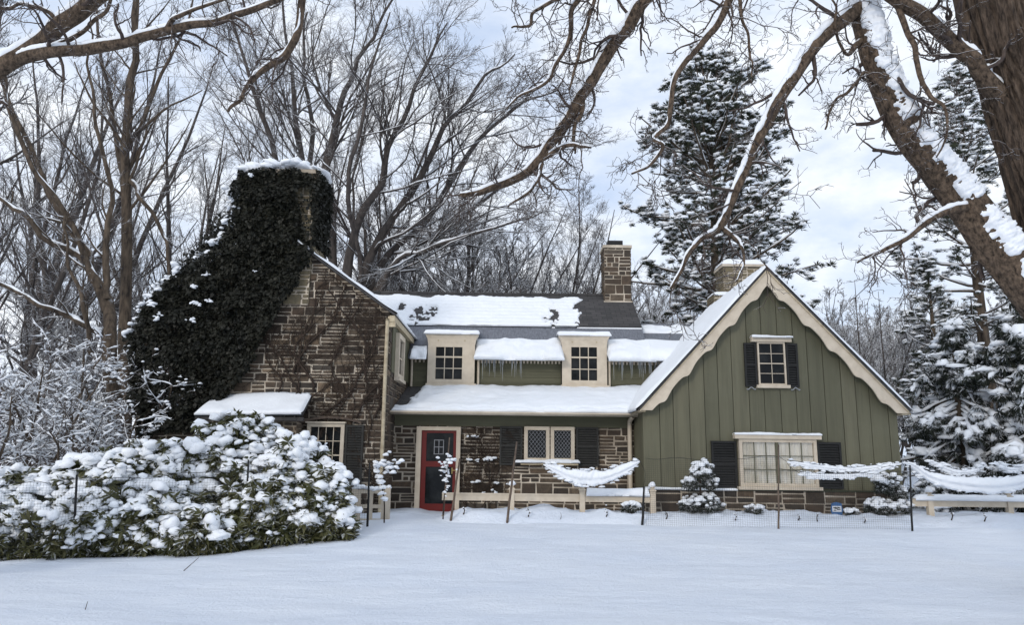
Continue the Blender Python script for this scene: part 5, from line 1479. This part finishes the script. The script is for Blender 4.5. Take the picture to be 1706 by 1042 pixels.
# ---- layered snowy shrubs at the left
def layered(label, px, Y, ytop, spread, seed, stems=4):
    global RNG
    RNG = np.random.default_rng(seed)
    p = at(px, 800, Y); g = float(gz(p.x, Y)); h = at(px, ytop, Y).z - g
    o = thing('layered_shrub', label, 'shrub', (p.x, Y, g)); tk, cr, sn = MB(), MB(), MB()
    n = 12; P = np.empty((stems, n, 3))
    for s_ in range(stems):
        a = 2 * PI * s_ / stems + RNG.random(); d = np.array([math.cos(a) * 0.32, math.sin(a) * 0.32, 1]); q = np.array([p.x, Y, g - 0.1])
        for k in range(n):
            P[s_, k] = q; d = unit(d + RNG.normal(size=3) * 0.10); q = q + d * h * 0.98 / (n - 1)
    R = np.tile(np.linspace(0.05, 0.012, n), (stems, 1)); tubes(tk, P, R, 7)
    A, RA, _ = grow(P, R, 9, 0.25, 1, 45, 85, lambda pl, t: spread * (1.1 - 0.55 * t), 9, 0.13, (0, 0, 0.02), 0.5, 0.35, flat=0.5, rmin=0.009)
    B, RB, _ = grow(A, RA, 7, 0.15, 1, 30, 65, lambda pl, t: 0.42 * pl, 6, 0.16, (0, 0, 0.02), 0.6, 0.4, flat=0.8, rmin=0.006)
    C, RC, _ = grow(B, RB, 4, 0.15, 1, 30, 65, lambda pl, t: 0.5 * pl, 4, 0.18, (0, 0, 0.02), 0.7, 0.5, flat=0.8, rmin=0.005)
    tubes(tk, A, RA, 5); tubes(cr, B, RB, 4); tubes(cr, C, RC, 3)
    snow_on(sn, A, RA, 5, 0.7, 0.9, minr=0.012, jitter=0.4); k_ = RNG.random(len(B)) < 0.5; snow_on(sn, B[k_], RB[k_], 5, 0.9, 1.1, minr=0.014, jitter=0.5); k_ = RNG.random(len(C)) < 0.22; snow_on(sn, C[k_], RC[k_], 4, 1.0, 1.2, minr=0.013, jitter=0.6)
    q = C[RNG.random(len(C)) < 0.16][:, 2]; s = RNG.uniform(0.025, 0.055, len(q)); blobs(sn, q + np.array([0, 0, 0.02]), s * 1.3, s, s * 0.6, low=True)
    obj('stem', tk, M['bark_mid'], o); obj('crown', cr, M['twig'], o); obj('snow', sn, M['snow_fine'], o)


layered('layered bare shrub with snow plates at the left edge, dark stem rising from the rhododendrons', 28, 15.5, 585, 1.5, 401)
layered('layered bare shrub with snow plates standing second from the left edge', 108, 16.6, 562, 1.5, 402, 5)
layered('layered bare shrub with snow plates tucked beside the left foot of the ivy', 178, 17.2, 600, 1.1, 403)
layered('low layered shrub with snow plates cut by the left edge of the picture', -40, 14.8, 640, 1.3, 404)
layered('low snowy thicket between the brown tree trunks and the rhododendrons', 140, 15.4, 668, 1.1, 405, 5)
layered('farther snowy thicket glimpsed behind the layered shrubs at the left', 60, 19.5, 560, 1.7, 406, 5)
layered('snowy thicket behind the brown trunks beside the lower ivy', 225, 20.5, 590, 1.4, 407, 4)

# ---- small evergreens in the bed before the gable
def mini(label, px, Y, parts_, seed):
    global RNG
    RNG = np.random.default_rng(seed)
    p = at(px, 855, Y); g = float(gz(p.x, Y)); o = thing('dwarf_evergreen', label, 'shrub', (p.x, Y, g)); tk, lf, sn = MB(), MB(), MB()
    zt = max(at(c[0], c[1], Y).z for c in parts_)
    tubes(tk, np.array([(p.x, Y, g - 0.1 + (zt - g + 0.1) * t) for t in np.linspace(0, 1, 6)]), np.full(6, 0.022), 6)
    for cx, cy, rx, rz, n in parts_:
        c = np.array(at(cx, cy, Y)[:]); rx_, rz_ = rx * Y / F, rz * Y / F
        u = unit(RNG.normal(size=(n, 3))); rad = (0.6 + 0.4 * RNG.random(n)) * (1 + 0.25 * fbm(u[:, 0] * 2 + cx, u[:, 2] * 2, seed))
        T = c + u * rad[:, None] * np.array([rx_, rx_ * 0.9, rz_]); s = RNG.uniform(0.06, 0.11, n)
        tufts(lf, DROOPS, T, s, s, 0.6)
        sel = (u[:, 2] + 0.5 * fbm(T[:, 0] * 5, T[:, 2] * 5, seed) > -0.05) & (RNG.random(n) < 0.8); k = s[sel] * RNG.uniform(0.5, 1.0, sel.sum())
        blobs(sn, T[sel] + np.array([0, 0, 0.03]), k * 0.95, k * 0.8, k * 0.6)
    obj('trunk', tk, M['vine'], o); obj('leaves', lf, M['spruce'], o); obj('snow', sn, M['snow_fine'], o)


mini('dwarf evergreen clipped to a snowy ball above a skirt, left of the broad window', 1168, 16.35, [(1168, 790, 20, 22, 110), (1150, 806, 14, 10, 40), (1184, 808, 12, 10, 36), (1168, 842, 34, 17, 150)], 501)
mini('ragged dwarf evergreen bowed with snow at the right corner of the gable', 1476, 16.35, [(1478, 808, 22, 16, 90), (1494, 822, 16, 12, 50), (1462, 848, 22, 14, 70), (1494, 848, 22, 15, 80)], 502)
mini('tiny snow covered tuft on the bed below the broad window', 1258, 16.2, [(1256, 850, 14, 6, 26)], 503)
mini('small snowy clump at the fence post by the corner of the gable', 1052, 16.0, [(1050, 846, 12, 6, 24)], 504)
mini('snow capped clump against the stone foot of the gable between two evergreens', 1420, 16.4, [(1420, 856, 10, 5, 20)], 505)


# ---- fences
def fence(label, xs, ext, Y, ztop, railz, snow_spans):
    g0 = float(gz(xs[0], Y)); o = thing('rail_fence', label, 'fence', (xs[0], Y, g0))
    for i, x in enumerate(xs):
        g = float(gz(x, Y)); mb = MB(); mb.box(x - 0.055, x + 0.055, Y - 0.055, Y + 0.055, min(g, 0.4) - 0.3, ztop)
        R = [[(x + sx * k, Y + sy * k, z) for sx, sy in ((-1, -1), (1, -1), (1, 1), (-1, 1))] for k, z in ((0.07, ztop + 0.001), (0.07, ztop + 0.025), (0.03, ztop + 0.05), (0.045, ztop + 0.08), (0.02, ztop + 0.12), (0.004, ztop + 0.13))]
        mb.loft(R, smooth=False); po = obj('post', mb, M['cream'], o)
        if snow_spans:
            mb = MB(); s = 0.075; blobs(mb, np.array([[x, Y, ztop + 0.12]]), np.array([s]), np.array([s]), np.array([s * 0.9])); obj('snow', mb, M['snow_fine'], po)
    es = [ext[0]] + xs + [ext[1]]
    for a, b_ in zip(es[:-1], es[1:]):
        if b_ - a < 0.2: continue
        a2 = a + (0.056 if a in xs else 0); b2 = b_ - (0.056 if b_ in xs else 0)
        for z, hh in ((railz, 0.125), (railz - 0.40, 0.07)):
            mb = MB(); mb.box(a2, b2, Y - 0.025, Y + 0.025, z - hh / 2, z + hh / 2)
            if z == railz: mb.box(a2, b2, Y - 0.045, Y + 0.045, z + hh / 2 + 0.001, z + hh / 2 + 0.03)
            obj('rail', mb, M['cream'], o)
    for a, b_, t in snow_spans:
        mb = MB(); z = railz + 0.094
        slab(mb, (a, Y - 0.06, z), (b_, Y - 0.06, z), (b_, Y + 0.06, z), (a, Y + 0.06, z), 60, 10, lambda u, v, P: t + 0.03 * fbm(P[..., 0] * 2.5, P[..., 1] * 3, 5), ve=0.4, lip=0.03, wave=0.03, roundside=0.03)
        obj('snow', mb, M['snow'], o)


fence('low cream rail fence from the red door to the green gable', [0.04, 1.52, 3.0], (-1.42, 3.0), 16.2, 0.90, 0.73, [(1.6, 2.93, 0.13)])
fence('low cream rail fence right of the green gable, snow along its top rail', [at(1548, 830, 16.2).x, at(1680, 830, 16.2).x, at(1815, 830, 16.2).x], (at(1520, 830, 16.2).x, at(1860, 830, 16.2).x), 16.2, 0.86, 0.72, [(at(1522, 830, 16.2).x, at(1850, 830, 16.2).x, 0.09)])
# gate
gx0, gx1, GYY = -3.02, -2.38, 15.05; g = float(gz(-2.7, GYY))
gt = thing('gate', 'small cream wooden garden gate standing between the rhododendrons and the red door', 'gate', (-2.7, GYY, g))
for x, zt in ((gx0, 0.93), (gx1, 0.97)):
    mb = MB(); mb.box(x - 0.05, x + 0.05, GYY - 0.05, GYY + 0.05, g - 0.2, zt); obj('post', mb, M['cream'], gt)
mb = MB()
for z in (0.88, 0.60, 0.33): mb.box(gx0 + 0.051, gx1 - 0.051, GYY - 0.025, GYY + 0.025, z - 0.035, z + 0.035)
for x in (gx0 + 0.085, (gx0 + gx1) / 2, gx1 - 0.085):
    mb.box(x - 0.033, x + 0.033, GYY - 0.022, GYY + 0.022, 0.635, 0.845); mb.box(x - 0.033, x + 0.033, GYY - 0.022, GYY + 0.022, 0.365, 0.565)
obj('gate_leaf', mb, M['cream'], gt)
mb = MB(); T = np.array([(x, GYY, 0.94 + 0.02 * math.sin(i)) for i, x in enumerate(np.linspace(gx0, gx1, 9))]); s = RNG.uniform(0.05, 0.09, 9); blobs(mb, T, s * 1.2, s, s * 0.8); blobs(mb, np.array([[gx0, GYY, 1.03]]), np.array([0.07]), np.array([0.07]), np.array([0.09]))
obj('snow', mb, M['snow_fine'], gt)

# ---- stakes and deer netting
STK = {}


def stake(label, x0, y0, x1, y1, wpx, mat, name='net_stake', cat='stake'):
    b_ = ground_at(x1, y1); t_ = at(x0, y0, b_.y); o = thing(name, label, cat, b_[:])
    mb = MB(); P = np.array([(b_ + (t_ - b_) * k)[:] for k in np.linspace(-0.12, 1, 7)]); P[2:5] += RNG.normal(size=(3, 3)) * 0.004
    tubes(mb, P, np.linspace(1.1, 0.75, 7) * width_r(wpx, b_.y), 6); mb.loft(np.array([[(P[-1][0] + r * math.cos(a), P[-1][1] + r * math.sin(a), P[-1][2] + h) for a in np.linspace(0, 5.2, 6)] for r, h in ((width_r(wpx, b_.y) * 0.75, 0), (0.002, 0.008))]))
    obj('shaft', mb, M[mat], o); STK[label] = (b_, t_); return b_, t_


S1 = stake('black stake standing in the rhododendrons at the left', 128, 792, 122, 930, 4.5, 'black')
S2 = stake('black stake rising before the leafy front rhododendron', 414, 768, 408, 908, 4, 'black')
S3 = stake('black stake beside the cream gate', 616, 772, 612, 878, 4, 'black')
S4 = stake('tall leaning stake of weathered wood right of the door', 766, 765, 751, 868, 4, 'stick')
S5 = stake('tall leaning stake before the left shutter of the leaded window', 861, 737, 845, 871, 4, 'stick')
S6 = stake('short dark stake near the corner fence post', 1073, 812, 1070, 876, 4, 'black')
S7 = stake('slim grey stake in front of the broad gable window', 1297, 742, 1297, 882, 3, 'stick')
S8 = stake('dark stake before the fence right of the gable', 1516, 776, 1520, 886, 3.2, 'black')
S9 = stake('pale stick leaning on the wall between door and leaded window', 834, 740, 834, 846, 4, 'cream_weathered', 'garden_stick', 'stick')
S10 = stake('thin pole leaning against the leaded window', 930, 730, 921, 846, 3, 'stick', 'garden_stick', 'stick')
S11 = stake('thin pole standing against the glass of the red door', 749, 730, 738, 862, 3, 'stick', 'garden_stick', 'stick')


def net(label, A, B, f0, f1, sag=0.08):
    o = thing('deer_net', label, 'net', A[0][:]); mb = MB(); n = 24; G = []
    for i in range(n):
        t = i / (n - 1); b_ = A[0].lerp(B[0], t); b_.z = float(gz(b_.x, b_.y)) + 0.02
        tp = A[0].lerp(A[1], f0).lerp(B[0].lerp(B[1], f1), t); tp.z -= sag * 4 * t * (1 - t) + 0.02 * math.sin(t * 19)
        G.append([b_.lerp(tp, k)[:] for k in np.linspace(0, 1, 6)])
    mb.loft(G, caps=False, closed=False); obj('mesh', mb, M['net'], o)
    mb = MB(); tubes(mb, np.array([r[-1] for r in G]), np.full(n, 0.004), 4); obj('edge_cord', mb, M['black'], o)


net('fine black deer net drawn over the rhododendrons between the two black stakes', S1, S2, 0.95, 0.97)
net('fine black deer net between the middle black stake and the cream gate', S2, S3, 0.97, 0.9)
net('fine black deer net hanging before the green wall left of the broad window', (S6[0], S6[0] + (S6[1] - S6[0]) * 1.78), S7, 0.99, 0.86, 0.02)
net('fine black deer net at the far left running out of the picture', (ground_at(-60, 940), ground_at(-60, 940) + Vector((0, 0, 1.3))), S1, 0.95, 0.95)
net('fine black deer net before the stone foot of the gable, right of the broad window', S7, S8, 0.72, 0.9, 0.05)


def ribbon(label, top, bot, Y, depth, seed, hang=()):
    """snow caught in a sagging net: a trough between two (px, py) curves"""
    n = 120; r = np.random.default_rng(seed)
    Tp = catmull([at(x, y, Y)[:] for x, y in top], n); Bp = catmull([at(x, y, Y - 0.03)[:] for x, y in bot], n)
    o = thing('snowy_net', label, 'net', Tp[n // 2]); mb = MB(); k = 26; a = np.arange(k) * 2 * PI / k; R = []
    for i in range(n):
        c = (Tp[i] + Bp[i]) / 2; h = (Tp[i] - Bp[i]) / 2 * (0.88 + 0.25 * float(vn(i * 0.13, seed * 1.7, 3))); e = min(i, n - 1 - i) / 10.0; e = min(1, e) ** 0.5 * 0.92 + 0.08
        d = np.array([0, -depth, 0]) * e
        rr = 1 + 0.22 * fbm(np.cos(a) * 1.3 + i * 0.16, np.sin(a) * 1.3 + seed, seed)
        # a shallow groove along the trough, lower lip heavier
        rr = rr + 0.26 * fbm(np.cos(a) * 3 + i * 0.5, np.sin(a) * 3 + seed * 3 + i * 0.13, seed + 4)
        rr = rr * (1 - 0.42 * np.exp(-((a - PI * 1.85) / 0.35) ** 2))
        R.append(c + (np.sin(a) * rr)[:, None] * h * (0.25 + 0.75 * e) + (np.cos(a) * rr)[:, None] * d)
    mb.loft(R); nb = int(n * 0.8); i_ = r.integers(2, n - 2, nb); up_ = r.random(nb) < 0.4
    Q = np.where(up_[:, None], Tp[i_], Bp[i_]) + r.normal(size=(nb, 3)) * np.array([0.03, 0.03, 0.012]); sz_ = 0.012 + 0.035 * r.random(nb) ** 2
    blobs(mb, Q, sz_ * 2.4, sz_ * 1.2, sz_ * 0.8, low=True, tilt=0.3)
    obj('snow', mb, M['snow_fine'], o)
    mb = MB()
    for q in hang:
        P = catmull([at(x, y, Y - 0.02)[:] for x, y in q], 12); tubes(mb, P, np.full(12, 0.004), 4)
    tubes(mb, Tp - np.array([0, 0.005, 0]), np.full(n, 0.006), 4); obj('cord', mb, M['black'], o)


ribbon('ragged sling of snow caught in the sagging net before the leaded window', [(905, 773), (925, 774), (950, 783), (980, 783), (1008, 783), (1040, 772), (1066, 765)], [(905, 777), (925, 790), (948, 803), (972, 811), (1005, 808), (1040, 793), (1066, 774)], 15.6, 0.09, 1,
       [[(905, 775), (880, 773), (852, 772)], [(908, 776), (935, 800), (965, 812)], [(1066, 768), (1075, 790), (1071, 815)]])
ribbon('upper strand of snow on the net across the right half of the broad window', [(1311, 767), (1340, 771), (1380, 776), (1420, 778), (1460, 775), (1503, 770)], [(1311, 773), (1340, 779), (1380, 785), (1420, 787), (1460, 783), (1503, 776)], 15.4, 0.05, 2, [[(1311, 770), (1303, 765), (1297, 760)]])
ribbon('lower ragged strand of snow on the net below the broad window', [(1332, 787), (1350, 788), (1380, 789), (1420, 789), (1450, 785), (1472, 779), (1488, 776)], [(1332, 791), (1350, 797), (1380, 799), (1420, 797), (1450, 793), (1472, 785), (1488, 779)], 15.35, 0.05, 3, [[(1332, 789), (1318, 780), (1311, 772)]])
ribbon('great white trough of snow slung in the net right of the gable', [(1504, 769), (1520, 772), (1545, 784), (1580, 792), (1625, 796), (1670, 796), (1720, 786), (1780, 768)], [(1504, 773), (1520, 781), (1545, 803), (1580, 814), (1625, 821), (1670, 822), (1720, 810), (1780, 788)], 15.3, 0.12, 4, [[(1508, 774), (1540, 806), (1600, 825)]])
ribbon('curved strand of snow on the net above the great white trough', [(1548, 769), (1560, 770), (1580, 778), (1600, 783), (1622, 781), (1643, 773)], [(1548, 773), (1560, 777), (1580, 790), (1600, 793), (1622, 789), (1643, 778)], 15.5, 0.06, 5, [[(1548, 771), (1525, 770), (1508, 770)]])
ribbon('strand of snow on the net at the right edge of the picture', [(1656, 768), (1672, 776), (1690, 778), (1710, 770), (1750, 752)], [(1656, 772), (1672, 784), (1690, 788), (1710, 782), (1750, 766)], 15.5, 0.06, 6)

# ---- snowy dead stalks
RNG = np.random.default_rng(909)


def stalk(label, px, pyb, pts, twigs_n, name='dead_stalk', blobs_n=26, rs=0.045):
    b_ = ground_at(px, pyb); o = thing(name, label, 'plant', b_[:]); mb, sn = MB(), MB()
    P = catmull([b_[:]] + [at(x, y, b_.y)[:] for x, y in pts], 16); R = np.linspace(0.014, 0.006, 16); tubes(mb, P, R, 5)
    A, RA, _ = grow(P[None], R[None], twigs_n, 0.3, 1, 30, 75, lambda pl, t: 0.3 * pl, 6, 0.25, (0, 0, 0.0), 0.7, 0.5, rmin=0.004); tubes(mb, A, RA, 4)
    obj('stem', mb, M['vine'], o)
    T = np.concatenate([P[RNG.integers(4, 16, blobs_n)], A[RNG.integers(0, len(A), blobs_n), RNG.integers(1, 6, blobs_n)]]) + RNG.normal(size=(2 * blobs_n, 3)) * 0.02
    s = RNG.uniform(0.4, 1.0, len(T)) * rs; blobs(sn, T, s * 1.2, s, s * 0.7); obj('snow', sn, M['snow_fine'], o)


stalk('dead stalk plastered with snow in front of the red door', 738, 866, [(740, 830), (746, 800), (742, 775), (752, 768)], 9)
stalk('snow clotted twigs over the cream gate', 640, 872, [(640, 835), (634, 800), (628, 780), (640, 775)], 10, rs=0.06)
stalk('snowy broken stem leaning on the low fence', 800, 850, [(808, 838), (818, 828), (826, 815)], 4, blobs_n=8, rs=0.045)
stalk('short dead weed in the bed right of the broad window', 1362, 870, [(1361, 864), (1362, 858)], 3, blobs_n=2, rs=0.02)
for i, (px, py, hgt, lb) in enumerate(((772, 858, 12, 'short snowy weed left of the first fence post'), (880, 862, 14, 'snowy weed in the bed under the leaded window sill'), (1010, 862, 10, 'low snowy weed under the snow covered fence rail'), (1110, 866, 12, 'small weed between the corner post and the clipped evergreen'), (1225, 868, 10, 'small weed right of the clipped evergreen'), (1330, 868, 10, 'small weed right of the slim grey stake'), (1440, 872, 9, 'small weed before the ragged evergreen'), (1585, 868, 14, 'dry weed under the right hand fence rail'), (1640, 870, 12, 'dry weed between the two right hand fence posts'))):
    stalk(lb, px, py, [(px + 2, py - hgt * 0.6), (px - 1, py - hgt)], 6, 'weed', 3, 0.02)
def blade(label, pts):
    b_ = ground_at(*pts[0]); o = thing('dead_twig', label, 'twig', b_[:]); mb = MB()
    P = catmull([at(x, y, b_.y - 0.02 * i)[:] for i, (x, y) in enumerate(pts)], 12); tubes(mb, P, np.linspace(0.006, 0.003, 12), 4); obj('stem', mb, M['vine'], o)
blade('thin dry twig sticking out of the lawn below the rhododendrons', [(306, 952), (314, 945), (322, 938), (331, 930)])
blade('short dry grass blade poking through the snow at the lower left', [(142, 1017), (144, 1010), (146, 1003)])
blade('fine dark stem poking from the snowy bed below the leaded window', [(934, 866), (935, 860), (934, 855)])

# ---- alarm sign on the bed
p = at(1394, 858, 16.45); g = float(gz(p.x, 16.45)); sg = thing('yard_sign', 'little blue and white sign against the stone foot of the gable', 'sign', (p.x, 16.45, g))
c = at(1394, 849, 16.45); mb = MB(); mb.box(c.x - 0.02, c.x + 0.02, 16.46, 16.48, g - 0.1, c.z); obj('stake', mb, M['black'], sg)
mb = MB(); prism(mb, [(c.x + dx, 16.445, c.z + dz) for dx, dz in ((-0.105, -0.13), (0.105, -0.13), (0.13, -0.02), (0.105, 0.12), (0, 0.145), (-0.105, 0.12), (-0.13, -0.02))], (0, 0.012, 0)); obj('plate', mb, M['signblue'], sg)
mb = MB(); mb.box(c.x - 0.095, c.x + 0.095, 16.438, 16.4445, c.z - 0.055, c.z + 0.065); obj('panel', mb, M['signwhite'], sg)
mb = MB()
for x0, z0, x1, z1, w_ in ((-0.075, 0.03, 0.0, 0.035, 0.022), (0.01, 0.04, 0.07, 0.02, 0.02), (-0.06, -0.005, 0.03, 0.02, 0.016), (0.0, -0.01, 0.075, -0.005, 0.018), (-0.075, -0.035, -0.01, -0.03, 0.012)):
    mb.bar((c.x + x0, 16.437, c.z + z0), (c.x + x1, 16.437, c.z + z1), 0.002, w_, (0, 0, 1))
obj('lettering', mb, M['black'], sg)
